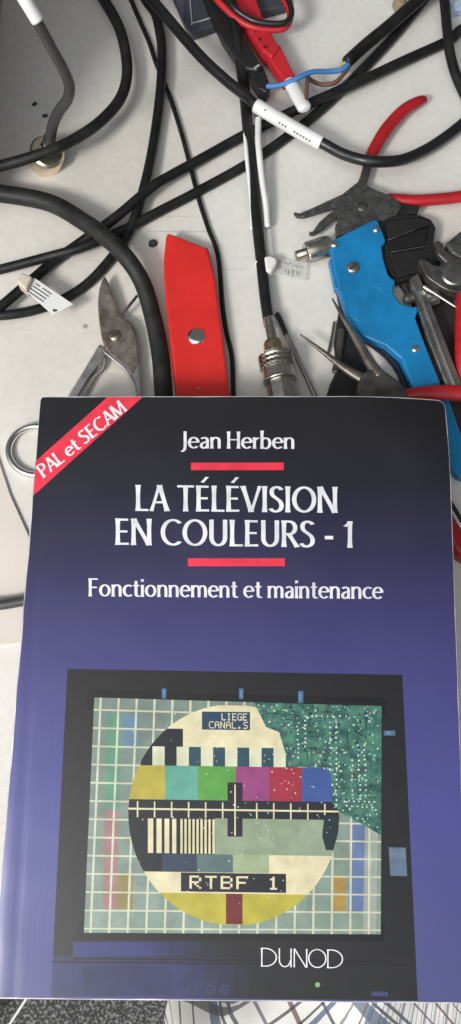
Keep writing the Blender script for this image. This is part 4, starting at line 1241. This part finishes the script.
def fold_z(x, y):
    return (-0.095 + 0.028 * math.cos((x - 0.075) * 16) + 0.007 * math.sin(x * 62 + y * 25) + 0.005 * math.sin(x * 105 - y * 60 + 1.2)
            + 0.003 * math.sin(x * 40 + y * 140))
mb = MB()
nx_, ny_ = 150, 90
X0, X1, Y0, Y1 = -0.028, 0.33, -0.34, 0.03
grid_uv = []
for j in range(ny_ + 1):
    for i in range(nx_ + 1):
        s, tt = i / nx_, j / ny_
        y = lerp(Y0, Y1, tt)
        xl = X0 + 0.035 * sstep(-0.145, -0.10, y) - 0.012
        x = lerp(xl, X1, s)
        z = fold_z(x, y) - 0.085 * (1 - sstep(0, 0.06, s))
        mb.v.append(Vector((x, y, z)))
        p = x * 0.78 + y * 0.62 + 0.010 * math.sin(y * 30 + x * 20); q = -x * 0.72 + y * 0.69 + 0.012 * math.sin(x * 38)
        dens = 1.0 + 1.3 * sstep(0.05, 0.16, x)
        grid_uv.append((p / 0.045 * dens, q / 0.045 * dens))
for j in range(ny_):
    for i in range(nx_):
        a = j * (nx_ + 1) + i
        mb.face((a, a + 1, a + nx_ + 2, a + nx_ + 1), True)
lap = mb.build("plaid_garment", plaid_material())
ul = lap.data.uv_layers.new(name="UVMap")
for lp in lap.data.loops: ul.data[lp.index].uv = grid_uv[lp.vertex_index]
sd = lap.modifiers.new("thickness", 'SOLIDIFY'); sd.thickness = 0.0015
tag(lap, "white plaid garment with blue and brown stripes in the lap below the book", "garment")

# black speckled seat beside the garment
t = thing("seat_cushion", Vector((-0.12, -0.15, -0.3)), "black speckled seat cushion with a white seam below the book's left corner", "cushion")
ms = bpy.data.materials.new("black_speckled_fabric"); ms.use_nodes = True
nt = ms.node_tree; b = nt.nodes["Principled BSDF"]
tc = nt.nodes.new("ShaderNodeTexCoord"); n = nt.nodes.new("ShaderNodeTexNoise"); n.inputs["Scale"].default_value = 620; n.inputs["Detail"].default_value = 3
nt.links.new(tc.outputs["Object"], n.inputs["Vector"])
rp = nt.nodes.new("ShaderNodeValToRGB"); rp.color_ramp.elements[0].position = .48; rp.color_ramp.elements[0].color = (.022, .023, .023, 1)
rp.color_ramp.elements[1].position = .72; rp.color_ramp.elements[1].color = (.27, .275, .275, 1)
nt.links.new(n.outputs["Fac"], rp.inputs["Fac"]); nt.links.new(rp.outputs["Color"], b.inputs["Base Color"])
b.inputs["Roughness"].default_value = .7
bp = nt.nodes.new("ShaderNodeBump"); bp.inputs["Strength"].default_value = .6; bp.inputs["Distance"].default_value = .002
nt.links.new(n.outputs["Fac"], bp.inputs["Height"]); nt.links.new(bp.outputs["Normal"], b.inputs["Normal"])
SZ = -0.185
A_ = P(10, 996, SZ); B_ = P(-40, 1060, SZ)
plate([(34, 960), (12, 996), (-22, 1024), (-100, 1090), (-60, 1300), (330, 1300), (330, 940)], -300, SZ * 1000, ms, "cushion_pad", t, 0.008, 4)
def seam(a, b2, r, name):
    pts = [P(lerp(a[0], b2[0], i / 6), lerp(a[1], b2[1], i / 6), SZ + 0.0004) for i in range(7)]
    MB().tube(pts, r * mpp(pts[0]), 8).build(name, WHITE_PAPER, t)
seam((50, 962), (-16, 1064), 1.3, "seam")
seam((26, 1000), (17, 1014), 0.9, "stitch")
print("BOOK", BOOK_W, BOOK_H, (c_br - c_bl).length, (c_tr - c_br).length, c_bl, c_tl)
